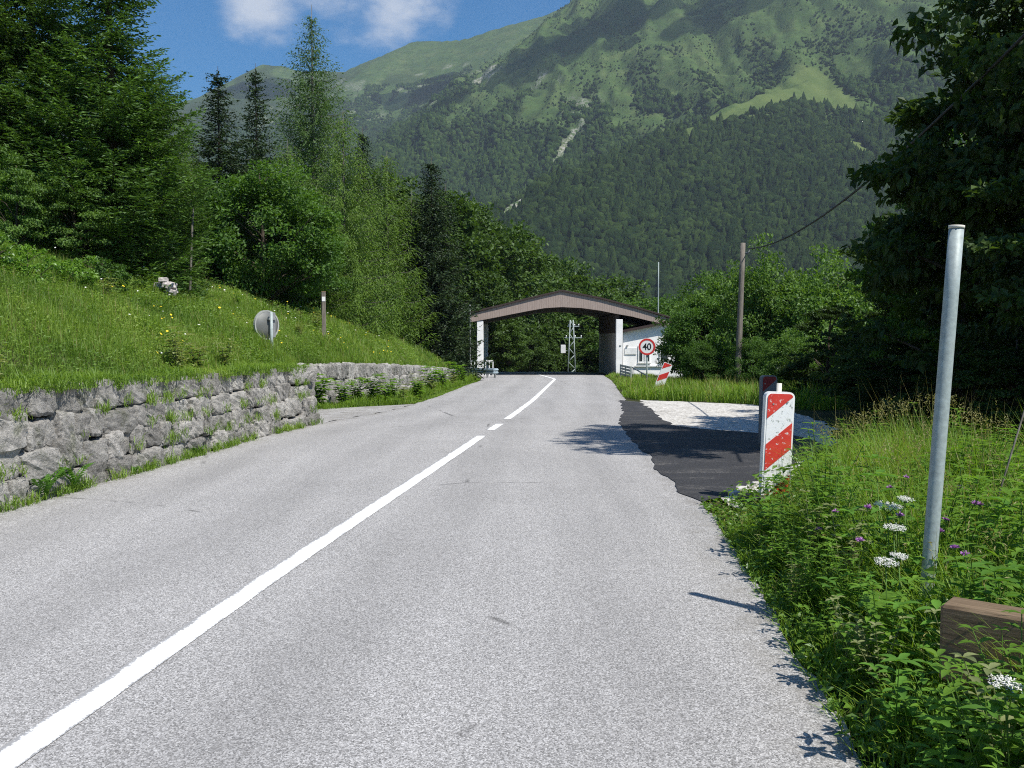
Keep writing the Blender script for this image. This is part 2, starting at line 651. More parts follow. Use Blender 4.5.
# ------------------------------------------------------------------ road geometry
def road_z(Y):
    Y = np.asarray(Y, float)
    a = -0.0172 * np.maximum(0, np.sqrt(np.maximum(Y - 12, 0) ** 2 + 9) - 3 - 1.2)
    return a - 0.045 * np.maximum(0, Y - 69) * sstep(66, 76, Y) * 1.0


def pick(px, py):
    """where the ray through a pixel meets the road surface"""
    d = raydir(px, py)
    z = 0.0
    for _ in range(40):
        k = (z - CH) / d[2]
        z = 0.6 * float(road_z(d[1] * k)) + 0.4 * z
    k = (z - CH) / d[2]
    return np.array([d[0] * k, d[1] * k, z])


def curve_from(pix, tail):
    p = np.array([pick(*q)[:2] for q in pix])
    y = np.concatenate([[-25, -8], p[:, 1], [q[1] for q in tail]])
    sl = (p[1, 0] - p[0, 0]) / (p[1, 1] - p[0, 1])
    sl = 0.12
    x = np.concatenate([[p[0, 0] + sl * (-25 - p[0, 1]), p[0, 0] + sl * (-8 - p[0, 1])], p[:, 0], [q[0] for q in tail]])
    yy = np.arange(-25, 140, 0.25)
    xx = np.interp(yy, y, x)
    k = np.ones(13) / 13
    xs = np.convolve(np.pad(xx, 6, mode='edge'), k, 'valid')
    return yy, xs


RC = curve_from([(30, 745), (250, 590), (480, 437), (510, 417), (533, 400), (555, 379)], [(1.6, 62), (-.6, 72), (-5, 84), (-14, 97), (-30, 110), (-60, 124)])
RR = curve_from([(870, 768), (741, 557), (706, 503), (684, 487), (660, 462), (640, 440), (633, 425), (630, 413), (625, 399), (612, 381)], [(5.9, 61), (4.0, 72), (0, 84), (-9, 97), (-26, 111), (-58, 128)])
RL = curve_from([(0, 512), (310, 425), (395, 410), (440, 396), (467, 385), (480, 381)], [(-1.9, 61), (-4.6, 72), (-9.5, 84), (-19, 96), (-34, 108), (-62, 120)])
XC = lambda Y: np.interp(Y, *RC)
XR = lambda Y: np.interp(Y, *RR)
XL = lambda Y: np.interp(Y, *RL)


def wall_setback(Y):
    Y = np.asarray(Y, float)
    return np.where(Y < 17.95, 0.12, np.where(Y < 21.6, 3.6, np.interp(Y, [21.6, 24, 28, 40, 48], [2.6, 1.9, 1.35, 1.0, .9])))


def wall_top(Y):
    return np.interp(Y, [-25, 8.6, 17.3, 20.6, 28, 36, 44, 50, 60], [1.1, 1.08, 1.02, 1.0, .78, .46, .1, -.35, -.8])


def ground_z(X, Y):
    X, Y = np.asarray(X, float), np.asarray(Y, float)
    rz = road_z(Y)
    z = rz - 0.03
    # left bank
    s = XL(Y) - X
    sw = wall_setback(Y)
    t = s - sw - 0.32
    k = 1 - sstep(38, 59, Y)
    rise = 3.2 * (1 - np.exp(-np.maximum(t, 0) * .72 / 3.2)) * k + np.maximum(t - 6, 0) * (.10 * k + .13 * (1 - k))
    zb = wall_top(Y) + rise + .16 * (fbm(X * .7, Y * .7, 19, 3) - .5) * sstep(.6, 2.5, t) + .05 * np.sin(X * 1.7 + Y * .6) * sstep(0, 1.5, t)
    zl = np.where(t > 0, zb, np.where(s > 0, rz - 0.03, z))
    zl = np.where((s > 0) & (t <= 0) & (Y > 50), rz - .03 - .1 * s, zl)
    zl = np.where(s > 0, zl, z)
    # right verge
    r = X - XR(Y)
    near = sstep(9.2, 7.5, Y)
    fall = np.maximum(r - np.interp(Y, [-20, 8, 11, 14, 24, 30, 50], [1.6, 2.2, 5.5, 5.5, 6.2, 4.5, 2.5]), 0)
    zr = rz - .03 + .05 * near * sstep(0, .6, r) - .35 * np.minimum(fall, 2.5) - .06 * fall
    zr = zr + .02 * np.sin(X * 3.1) * np.sin(Y * 2.3) * sstep(.3, 1.2, r)
    return np.where(s > 0, zl, np.where(r > 0, zr, z))


def gz(X, Y):
    return float(ground_z(np.array([X]), np.array([Y]))[0])


def grid_faces(nr, nc):
    i = np.arange(nr - 1)[:, None] * nc
    j = np.arange(nc - 1)[None, :]
    return np.stack([i + j, i + j + 1, i + nc + j + 1, i + nc + j], -1).reshape(-1, 4)


def hit(px, py, y0=6.0):
    """first point of the ground met by the ray through a pixel"""
    d = raydir(px, py)
    ys = np.arange(y0, 60, .05)
    k = ys / d[1]
    X, Z = d[0] * k, CH + d[2] * k
    g = ground_z(X, ys)
    i = int(np.argmax(g > Z))
    return np.array([X[i], ys[i], g[i]])


# ground sheet
def build_ground():
    Ys = np.unique(np.concatenate([np.arange(-20, 17.6, .4), np.arange(17.6, 22, .1), np.arange(22, 60, .4), np.arange(60, 150, 2.0)]))
    sl = np.unique(np.concatenate([[0.001, .1, .2, .3, .36, .44, .46, .5], np.arange(.6, 5.2, .12), np.arange(5.2, 14, .4), np.arange(14, 40, 2), np.arange(40, 160, 12)]))[::-1]
    sr = np.unique(np.concatenate([[.001], np.arange(.1, 8, .2), np.arange(8, 20, 1), np.arange(20, 60, 4), np.arange(60, 160, 12)]))
    rows = []
    for Y in Ys:
        xs = np.concatenate([XL(Y) - sl, np.linspace(XL(Y), XR(Y), 6)[1:-1], XR(Y) + sr])
        rows.append(np.stack([xs, np.full_like(xs, Y), ground_z(xs, np.full_like(xs, Y))], 1))
    V = np.array(rows)
    b = MB()
    b.add(V.reshape(-1, 3), grid_faces(V.shape[0], V.shape[1]), smooth=True)
    tag(b.build('ground', M['earth']), kind='structure')


build_ground()


def ribbon(name, m_, fl, fr, Ys, dz, n=6, attr=False):
    rows = []
    for Y in Ys:
        a, c = fl(Y), fr(Y)
        xs = np.linspace(a, c, n)
        rows.append(np.stack([xs, np.full(n, Y), np.full(n, float(road_z(Y)) + dz)], 1))
    V = np.array(rows)
    b = MB()
    b.add(V.reshape(-1, 3), grid_faces(len(Ys), n))
    o = b.build(name, m_)
    if attr:
        a = o.data.attributes.new('across', 'FLOAT', 'POINT')
        # the left edge is the ragged one
        prof = np.abs(np.linspace(-1, 1, n))
        prof = np.where(np.linspace(-1, 1, n) < 0, prof ** 1.6, prof ** 3 * .75)
        a.data.foreach_set('value', np.tile(prof, len(Ys)).astype(np.float32))
    return tag(o, kind='structure')


jit = lambda Y, s: .05 * (vnoise(np.array([Y * 1.7]), np.array([s]), 3)[0] - .5) + .05 * (vnoise(np.array([Y * 6.]), np.array([s]), 4)[0] - .5)
Yr = np.concatenate([np.arange(-20, 30, .15), np.arange(30, 70, .5), np.arange(70, 126, 1.)])
rd = ribbon('road', M['asphalt'], lambda Y: XL(Y) + jit(Y, 1), lambda Y: XR(Y) + jit(Y, 9), Yr, 0.0)
la = rd.data.attributes.new('lane', 'FLOAT', 'POINT')
la.data.foreach_set('value', np.tile(np.linspace(0, 1, 6), len(Yr)).astype(np.float32))
HW = .085
yA, yB, yC = pick(482, 436)[1], pick(489, 430)[1], pick(506, 424)[1]
yD = pick(509, 419)[1]
ribbon('road_marking', M['paint'], lambda Y: XC(Y) - HW, lambda Y: XC(Y) + HW, np.linspace(-18, yA, 160), .004, 9, True)
ribbon('road_marking', M['paint'], lambda Y: XC(Y) - HW, lambda Y: XC(Y) + HW, np.linspace(yB, yC, 8), .004, 9, True)
ribbon('road_marking', M['paint'], lambda Y: XC(Y) - HW, lambda Y: XC(Y) + HW, np.linspace(yD, 68, 80), .004, 9, True)


def patch(name, m_, pix, dz, seed, rough=.06, extra=0):
    """flat irregular sheet on the ground from an outline of picked ground points"""
    P = np.array([pick(*q)[:2] for q in pix])
    pts = []
    n = len(P)
    for i in range(n):
        a, c = P[i], P[(i + 1) % n]
        L_ = np.linalg.norm(c - a)
        k = max(1, int(L_ / .12))
        for j in range(k):
            p = a + (c - a) * j / k
            nrm = np.array([-(c - a)[1], (c - a)[0]]) / (L_ + 1e-9)
            w = (fbm(np.array([p[0] * 2.3]), np.array([p[1] * 2.3]), seed, 4)[0] - .5) * rough * 6
            pts.append(p + nrm * w)
    pts = np.array(pts)
    import bmesh
    bm = bmesh.new()
    vs = [bm.verts.new((p[0], p[1], 0)) for p in pts]
    f = bm.faces.new(vs)
    if f.normal.z < 0:
        f.normal_flip()
    bmesh.ops.triangulate(bm, faces=[f])
    me = bpy.data.meshes.new(name)
    bm.to_mesh(me)
    bm.free()
    for v in me.vertices:
        v.co.z = float(road_z(v.co.y)) + dz
    me.materials.append(m_)
    o = bpy.data.objects.new(name, me)
    COL.objects.link(o)
    return tag(o, kind='structure')


patch('gravel_layby', M['gravel'], [(640, 400), (690, 402), (756, 405), (800, 414), (832, 426), (836, 440), (795, 470), (772, 505), (742, 512), (725, 508), (714, 497), (672, 455), (644, 425)], .004, 5, .07)
patch('asphalt_apron', M['fresh'], [(702, 503), (684, 496), (654, 464), (626, 432), (618, 424), (624, 412), (619, 400.2), (640, 402), (652, 410), (662, 419), (672, 425), (700, 429), (740, 432), (800, 436), (830, 446), (790, 466), (758, 482), (742, 494), (722, 499)], .008, 8, .035)
# path running into the gap between the two stretches of stone wall
ys = np.linspace(17.6, 24.5, 28)
ribbon('path', M['asphalt'], lambda Y: XL(Y) - (3.7 if Y < 21.7 else float(wall_setback(Y)) * max(.05, min(1, (24.6 - Y) / 2.4))), lambda Y: XL(Y) + .06 * math.sin(Y * 5), ys, .002, 8)


# ------------------------------------------------------------------ mountains
def seg_tent(X, Y, pts, slope):
    best = np.full(X.shape, -1e9)
    for a, c in zip(pts[:-1], pts[1:]):
        d = c[:2] - a[:2]
        t = np.clip(((X - a[0]) * d[0] + (Y - a[1]) * d[1]) / (d @ d), 0, 1)
        dist = np.hypot(X - a[0] - t * d[0], Y - a[1] - t * d[1])
        z = a[2] + (c[2] - a[2]) * t - slope * dist
        best = np.maximum(best, z)
    return best


def smax(a, c, k):
    h = np.clip(.5 + .5 * (a - c) / k, 0, 1)
    return c * (1 - h) + a * h + k * h * (1 - h)


CA = np.array([at(*q) for q in [(-400, 150, 3000), (60, 130, 3000), (200, 96, 3000), (230, 79, 3000), (262, 63, 3000), (300, 69, 3000), (345, 71, 3000), (375, 58, 2950), (410, 39, 2900), (440, 38, 2900), (470, 36, 2850), (530, 20, 2800), (660, -30, 2800)]])
CB = np.array([at(*q) for q in [(300, 170, 1350), (385, 132, 1500), (465, 112, 1650), (552, 52, 1850), (628, -2, 2000), (720, -120, 2250), (900, -190, 2300), (1400, -200, 2300)]])
CB2 = np.array([at(*q) for q in [(720, -120, 2250), (670, 10, 1800), (632, 72, 1600)]])
CC = np.array([at(*q) for q in [(440, 262, 800), (495, 220, 900), (540, 190, 980), (600, 163, 1050), (690, 126, 1150), (760, 92, 1250), (830, 78, 1330), (920, 70, 1400), (1250, 40, 1400)]])


def mountain_z(X, Y):
    wx = X + 60 * (fbm(X / 260, Y / 260, 11, 4) - .5) * 2
    wy = Y + 60 * (fbm(X / 260, Y / 260, 23, 4) - .5) * 2
    A = seg_tent(X, Y, CA, .72) + 40 * (fbm(wx / 220, wy / 500, 5, 5) - .5)
    far = sstep(0, 500, Y - 2500)
    B = smax(seg_tent(wx * .3 + X * .7, wy * .3 + Y * .7, CB, .80), seg_tent(wx, wy, CB2, .95), 25)
    gull = 1 - np.abs(2 * fbm(wx / 150, wy / 420, 31, 5) - 1)
    B = B - 70 * (gull - .6) * sstep(0, 260, np.maximum(0, 1e-6 + (seg_tent(X, Y, CB, 0.0) - B)))
    g2 = 1 - np.abs(2 * fbm(wx / 55, wy / 170, 37, 4) - 1)
    B = B - 42 * (g2 - .6) * sstep(10, 120, np.maximum(0, seg_tent(X, Y, CB, 0.0) - B))
    Cc = seg_tent(wx * .35 + X * .65, wy * .35 + Y * .65, CC, .56)
    Cc = Cc + 36 * (fbm(wx / 120, wy / 160, 41, 5) - .5)
    z = smax(smax(A, B, 25), Cc, 18)
    z = z + 10 * (fbm(X / 45, Y / 45, 55, 4) - .5)
    return smax(z, np.full_like(z, -22.0) + 6 * (fbm(X / 90, Y / 90, 7, 3) - .5), 30)


def inpoly(px, py, poly):
    poly = np.array(poly, float)
    c = np.zeros(px.shape, bool)
    j = len(poly) - 1
    for i in range(len(poly)):
        xi, yi = poly[i]
        xj, yj = poly[j]
        hit = ((yi > py) != (yj > py)) & (px < (xj - xi) * (py - yi) / (yj - yi + 1e-9) + xi)
        c ^= hit
        j = i
    return c


def cover(X, Y, Z):
    """forest share, meadow freshness and bare rock share of mountain ground"""
    n1 = fbm(X / 130, Y / 130, 61, 5)
    n2 = fbm(X / 38, Y / 38, 71, 4)
    px, py = project(np.stack([X, Y, Z], -1))
    wob = (n1 - .5) * 70 + (n2 - .5) * 40
    onC = seg_tent(X, Y, CC, .56) > Z - 30
    # tree line: image height below which the forest closes, by column
    line = np.interp(px, [300, 380, 450, 500, 560, 620, 680, 760, 860, 900, 1000], [95, 108, 116, 118, 122, 126, 124, 116, 110, 96, 66])
    forest = sstep(-8, 22, py - line + wob * .55)
    clump = fbm(X / 42, Y / 75, 91, 5)
    forest = np.maximum(forest, .85 * sstep(.47, .6, clump) * sstep(-70, -5, py - line + wob * .4))
    forest = np.maximum(forest, .4 * sstep(.52, .64, clump) * sstep(-150, -40, py - line) * sstep(500, 600, px))
    mead = inpoly(px + wob * .55, py + wob * .3, [(668, 140), (700, 118), (760, 92), (812, 66), (845, 88), (856, 108), (838, 112), (800, 100), (760, 106), (716, 128)]) & (Y < 1700)
    mead2 = inpoly(px + wob * .2, py + wob * .1, [(838, 132), (856, 138), (880, 160), (888, 172), (866, 160), (846, 146)])
    mead3 = inpoly(px + wob * .3, py + wob * .2, [(432, 118), (470, 96), (540, 52), (620, 42), (560, 80), (500, 104), (460, 118)])
    m_ = mead | mead2
    forest = np.where(m_, 0.0, forest)
    forest = np.where(mead3 & ~m_, forest * .2, forest)
    # wood on the right shoulder
    wood = inpoly(px + wob * .3, py + wob * .2, [(862, 90), (900, 66), (950, 50), (1030, 40), (1030, 130), (930, 120), (880, 104)])
    forest = np.where(wood, 1.0, forest)
    # gully with pale scree
    gx = np.interp(py, [95, 130, 165, 190, 215], [585, 572, 555, 530, 505])
    rock = np.exp(-((px - gx) / (6 + 9 * sstep(150, 90, py))) ** 2) * sstep(85, 110, py) * sstep(228, 212, py) * sstep(.44, .62, n2)
    rock = np.maximum(rock, sstep(.62, .75, n2) * sstep(.5, .62, n1) * inpoly(px, py, [(375, 70), (470, 60), (560, 75), (600, 120), (520, 110), (420, 112), (370, 108)]))
    rock = np.maximum(rock, .45 * sstep(.6, .72, n2) * inpoly(px, py, [(300, 80), (380, 75), (400, 112), (345, 130), (250, 130)]))
    forest = forest * (1 - np.clip(rock * 2, 0, 1))
    return forest, m_.astype(float), rock, px, py


def build_mountain():
    az = np.linspace(-.62, .70, 420)
    Yr_ = np.concatenate([np.linspace(140, 640, 50), np.linspace(650, 1500, 190), np.linspace(1508, 2300, 130), np.linspace(2315, 3300, 70), [3500, 3900, 4300]])
    Y, T = np.meshgrid(Yr_, az, indexing='ij')
    X = Y * T
    Z = mountain_z(X, Y)
    Z = np.where(Y < 150, -14, Z)
    b = MB()
    b.add(np.stack([X, Y, Z], -1).reshape(-1, 3), grid_faces(len(Yr_), len(az)), smooth=True)
    bb = NB('mountain_ground')
    mead, rock, wood = bb.attr('meadow'), bb.attr('rock'), bb.attr('forest')
    n = bb.noise(.02, 6, .7)
    n2 = bb.noise(.16, 5, .75)
    c = bb.ramp(n, [(.3, (.046, .084, .026)), (.5, (.068, .112, .034)), (.7, (.11, .138, .05))])
    n3 = bb.noise(.055, 5, .75)
    c = bb.mix(bb.math('MULTIPLY', bb.step(n3, .46, .62), .75), c, (.042, .066, .024))
    c = bb.mix(bb.math('MULTIPLY', bb.step(n2, .48, .66), .6), c, (.036, .058, .02))
    c = bb.mix(bb.math('MULTIPLY', bb.step(bb.noise(.09, 6, .8), .64, .72), .5), c, (.3, .28, .22))
    c = bb.mix(mead, c, bb.ramp(n, [(.35, (.075, .115, .034)), (.65, (.11, .145, .046))]))
    c = bb.mix(wood, c, (.03, .045, .018))
    c = bb.mix(bb.math('MULTIPLY', rock, bb.step(bb.noise(.22, 5, .75), .42, .6)), c, (.34, .325, .29))
    m_ = bb.bsdf(c, .95, .05, normal=bb.bump(n2, .6, 4))
    o = b.build('mountain', m_)
    fo, me_, ro, px, py = cover(X, Y, Z)
    for nm, a in (('forest', fo), ('meadow', me_), ('rock', ro)):
        at_ = o.data.attributes.new(nm, 'FLOAT', 'POINT')
        at_.data.foreach_set('value', a.ravel().astype(np.float32))
    tag(o, kind='structure')

    # crowns
    rng = np.random.default_rng(4)
    import bmesh
    temps = []
    for s in range(8):
        bm = bmesh.new()
        bmesh.ops.create_icosphere(bm, subdivisions=2, radius=1)
        v = np.array([q.co[:] for q in bm.verts])
        f = np.array([[q.index for q in fc.verts] for fc in bm.faces])
        bm.free()
        r = np.random.default_rng(s)
        v = v * (1 + r.uniform(-.28, .3, len(v)))[:, None]
        v[:, 2] *= r.uniform(.8, 1.25)
        if s in (3, 6):
            tz = np.clip((v[:, 2] + 1) / 2, 0, 1)
            v[:, :2] *= (1.0 - .8 * tz)[:, None]
            v[:, 2] = v[:, 2] * 1.7 + .5
        temps.append((v, f))
    mb = MB()
    cnt = 0
    for (y0, y1, nn, tr) in ((560, 1500, 76000, .95), (1500, 2600, 150000, .8)):
        # uniform over the ground in view
        u = rng.random(nn)
        Yp = np.sqrt(y0 ** 2 + u * (y1 ** 2 - y0 ** 2))
        Tp = rng.uniform(-.36, .56, nn)
        Xp = Yp * Tp
        Zp = mountain_z(Xp, Yp)
        fo, me_, ro, px, py = cover(Xp, Yp, Zp)
        keep = (rng.random(nn) < np.maximum(fo * 1.0, .22 * (1 - me_) * (ro < .3) * (py > -20) * sstep(.4, .6, fbm(Xp / 30, Yp / 60, 17, 4)) * sstep(400, 520, px + py * .5))) & (px > 180) & (px < 1030) & (py < 330) & (py > -30)
        Xp, Yp, Zp, fo = Xp[keep], Yp[keep], Zp[keep], fo[keep]
        sc_ = rng.uniform(2.4, 5.6, len(Xp)) * (.32 + .68 * np.clip(fo * 1.2, 0, 1)) * tr * np.where(rng.random(len(Xp)) < .12, 1.35, 1)
        k = rng.integers(0, 8, len(Xp))
        ang = rng.uniform(0, 2 * PI, len(Xp))
        for t in range(8):
            sel = np.where(k == t)[0]
            v, f = temps[t]
            ca, sa = np.cos(ang[sel])[:, None], np.sin(ang[sel])[:, None]
            vx = v[None, :, 0] * ca - v[None, :, 1] * sa
            vy = v[None, :, 0] * sa + v[None, :, 1] * ca
            vz = np.broadcast_to(v[None, :, 2], vx.shape)
            P = np.stack([vx, vy, vz], -1) * sc_[sel][:, None, None] + np.stack([Xp[sel], Yp[sel], Zp[sel] + sc_[sel] * .6], -1)[:, None]
            ff = (f[None] + (np.arange(len(sel)) * len(v))[:, None, None]).reshape(-1, 3)
            near_ = seg_tent(Xp[sel], Yp[sel], CC, .56) > seg_tent(Xp[sel], Yp[sel], CB, .8)
            for flag in (False, True):
                w_ = np.where(near_ == flag)[0]
                if len(w_):
                    f2 = (f[None] + (np.arange(len(w_)) * len(v))[:, None, None]).reshape(-1, 3)
                    mb.add(P[w_].reshape(-1, 3), f2, 1 if flag else 0, smooth=True)
        cnt += len(Xp)
    print('mountain crowns', cnt)
    o = mb.build('mountain_forest', [M['crown'], M['crownnear']])
    tag(o, 'dense green woodland covering the far mountainside beyond the road', 'forest', kind='stuff')


build_mountain()


b = NB('cloud_vapour')
tr_ = b.N.new('ShaderNodeBsdfTransparent')
tl_ = b.N.new('ShaderNodeBsdfTranslucent')
tl_.inputs[0].default_value = (.85, .87, .9, 1)
mx_ = b.N.new('ShaderNodeMixShader')
mx_.inputs[0].default_value = .5
b.L.new(tr_.outputs[0], mx_.inputs[1])
b.L.new(tl_.outputs[0], mx_.inputs[2])
b.L.new(mx_.outputs[0], b.out.inputs[0])
M['cloud'] = b.m


# clouds that shade the summits, high above the view
def cloud(center, size, seed):
    import bmesh
    r = np.random.default_rng(seed)
    mb = MB()
    bm = bmesh.new()
    bmesh.ops.create_icosphere(bm, subdivisions=3, radius=1)
    v0 = np.array([q.co[:] for q in bm.verts])
    f0 = np.array([[q.index for q in fc.verts] for fc in bm.faces])
    bm.free()
    for i in range(16):
        p = r.normal(0, .42, 3) * np.array(size)
        p[2] = abs(p[2]) * .5
        s = r.uniform(.25, .5) * min(size[0], size[1])
        v = v0 * (1 + .25 * (fbm(v0[:, 0] * 2 + i, v0[:, 1] * 2 + v0[:, 2] * 1.3, seed + i, 4) - .5))[:, None]
        mb.add(v * np.array([s, s, s * .45]) + p, f0, smooth=True)
    o = mb.build('cloud', M['cloud'], loc=center)
    tag(o, kind='structure')


def sun_shift(p, h):
    """point h metres above p towards the sun"""
    k = h / math.tan(R(SUN_EL))
    return np.array([p[0] + k * math.sin(R(SUN_AZ)), p[1] + k * math.cos(R(SUN_AZ)), p[2] + h])


def mtn_hit(px, py):
    d = raydir(px, py)
    ys = np.arange(600, 3200, 5.0)
    k = ys / d[1]
    X, Z = d[0] * k, CH + d[2] * k
    g = mountain_z(X, ys)
    i = np.argmax(g > Z)
    return np.array([X[i], ys[i], g[i]])


# ------------------------------------------------------------------ stone walls
def stone_template(n=8, p=8.0):
    vs, fs = [], []
    base = 0
    lin = np.linspace(-1, 1, n + 1)
    for ax in range(3):
        for sg in (-1, 1):
            a, c = np.meshgrid(lin, lin, indexing='ij')
            v = np.zeros(((n + 1) ** 2, 3))
            v[:, ax] = sg
            v[:, (ax + 1) % 3] = a.ravel()
            v[:, (ax + 2) % 3] = c.ravel()
            f = grid_faces(n + 1, n + 1)
            if sg < 0:
                f = f[:, ::-1]
            vs.append(v)
            fs.append(f + base)
            base += len(v)
    V = np.concatenate(vs)
    Fq = np.concatenate(fs)
    # weld
    key = np.round(V, 4)
    u, inv = np.unique(key, axis=0, return_inverse=True)
    inv = inv.ravel()
    V, Fq = u, inv[Fq]
    nrm = (np.abs(V) ** p).sum(1) ** (1 / p)
    return V / nrm[:, None], Fq


ST_V, ST_F = stone_template()


def noise3(P, s, seed):
    return fbm(P[:, 0] * s + P[:, 2] * s * .7, P[:, 1] * s - P[:, 2] * s * .6, seed, 3) - .5


def stone_wall(path, base_z, top_z, label, seed, hmean=.26, lean=.14, depth=.34, inward=None):
    """path: dense list of xy along the wall's foot, stones stacked in rough courses"""
    r = np.random.default_rng(seed)
    path = np.asarray(path, float)
    seg = np.linalg.norm(np.diff(path, axis=0), axis=1)
    S = np.concatenate([[0], np.cumsum(seg)])
    L_ = S[-1]
    P = lambda s: np.array([np.interp(s, S, path[:, 0]), np.interp(s, S, path[:, 1])])
    mb, core = MB(), MB()
    ncourse = max(2, int(round(float(np.mean([top_z(P(s)) - base_z(P(s)) for s in np.linspace(0, L_, 9)])) / hmean)))
    for c in range(ncourse):
        s = -r.uniform(0, .3)
        while s < L_:
            w = r.choice([r.uniform(.18, .3), r.uniform(.3, .5), r.uniform(.45, .75)], p=[.35, .4, .25])
            m_ = min(max(s + w / 2, .02), L_ - .02)
            q, q2 = P(max(m_ - .05, 0)), P(min(m_ + .05, L_))
            d = (q2 - q) / (np.linalg.norm(q2 - q) + 1e-9)
            nrm = np.array([d[1], -d[0]])          # towards the road
            p = P(m_)
            zb, zt = base_z(p) - .05, top_z(p) + .02
            h = (zt - zb) / ncourse
            zc = zb + (c + .5) * h + r.uniform(-.045, .045) * (c < ncourse - 1)
            back = lean * (c + .5) * h
            hh = h * r.uniform(.92, 1.25)
            out = r.uniform(-.045, .05)
            v = ST_V * np.array([w / 2 * 1.0, depth / 2, hh / 2 * 1.0])
            v = v * (1 + .2 * noise3(ST_V * 1.3 + s, 1.2, seed + c)[:, None])
            v = v + ST_V * (.055 * noise3(ST_V + s * 3, 3.1, seed + 9 + c))[:, None]
            v = rot(v, r.uniform(-.08, .08), r.uniform(-.08, .08), r.uniform(-.09, .09))
            sh = r.uniform(-.2, .2)
            v[:, 0] += v[:, 2] * sh
            xy = p - nrm * (depth / 2 + back - out - .02)
            V = np.empty_like(v)
            V[:, 0] = xy[0] + v[:, 0] * d[0] + v[:, 1] * -nrm[0]
            V[:, 1] = xy[1] + v[:, 0] * d[1] + v[:, 1] * -nrm[1]
            V[:, 2] = zc + v[:, 2]
            mb.add(V, ST_F, smooth=False)
            s += w
    ss = np.linspace(0.03, L_ - .03, 60)
    prof = []
    for s in ss:
        p, q = P(max(s - .05, 0)), P(min(s + .05, L_))
        d = (q - p) / (np.linalg.norm(q - p) + 1e-9)
        nrm = np.array([d[1], -d[0]])
        c0 = P(s)
        zb, zt = base_z(c0) - .1, top_z(c0) - .05
        bk = lean * (zt - zb)
        f = c0 - nrm * .10
        g = c0 - nrm * (.10 + bk)
        h = c0 - nrm * (.36 + bk)
        prof.append([[*f, zb], [*g, zt], [*h, zt], [*h, zb]])
    V = np.array(prof)
    fcs = []
    for i in range(len(ss) - 1):
        for j in range(4):
            fcs.append([i * 4 + j, i * 4 + (j + 1) % 4, (i + 1) * 4 + (j + 1) % 4, (i + 1) * 4 + j])
    core.add(V.reshape(-1, 3), fcs)
    root = mb.build('stone_wall', M['stone'])
    tag(root, label, 'stone wall')
    core.build('earth_backing', M['soil'], root)
    return root, P, L_


pa = [(XL(Y) - .02, Y) for Y in np.arange(1.5, 17.85, .25)]
e = pa[-1]
pa += [(e[0] - .1, e[1] + .12), (e[0] - .35, e[1] + .3), (e[0] - .9, e[1] + .42), (e[0] - 2.0, e[1] + .5)]
bz = lambda p: float(road_z(p[1])) - .02
stone_wall(pa, bz, lambda p: float(wall_top(min(p[1], 17.8))), 'rough grey block wall beside the near lane holding up the grassy bank', 3)
pb = [(XL(21.75) - 4.0, 22.5), (XL(21.75) - 3.2, 22.05), (XL(21.75) - 2.7, 21.8)] + [(XL(Y) - float(wall_setback(Y)), Y) for Y in np.arange(22.0, 47, .5)]
stone_wall(pb, bz, lambda p: float(wall_top(max(p[1], 20.6))), 'lower pale stone wall further on towards the canopy, half hidden by weeds', 8, hmean=.33)


# ------------------------------------------------------------------ foliage makers
def unit(v):
    return v / (np.linalg.norm(v, axis=-1, keepdims=True) + 1e-9)


def leaf_quads(P, D, Nn, ln, wd):
    """pointed leaves: base at P, along D, surface normal about Nn; two folded halves sharing a midrib"""
    D = unit(D)
    S = unit(np.cross(D, Nn))
    N2 = np.cross(S, D)
    ln, wd = np.asarray(ln).reshape(-1, 1), np.asarray(wd).reshape(-1, 1)
    tip = P + D * ln - N2 * ln * .12
    mid = P + D * ln * .45
    a = mid + S * wd * .5 + N2 * wd * .12
    c = mid - S * wd * .5 + N2 * wd * .12
    V = np.stack([P, a, tip, c], 1)
    n = len(P)
    f = np.arange(n)[:, None] * 4 + np.array([[0, 1, 2, 3]])
    return V.reshape(-1, 3), f


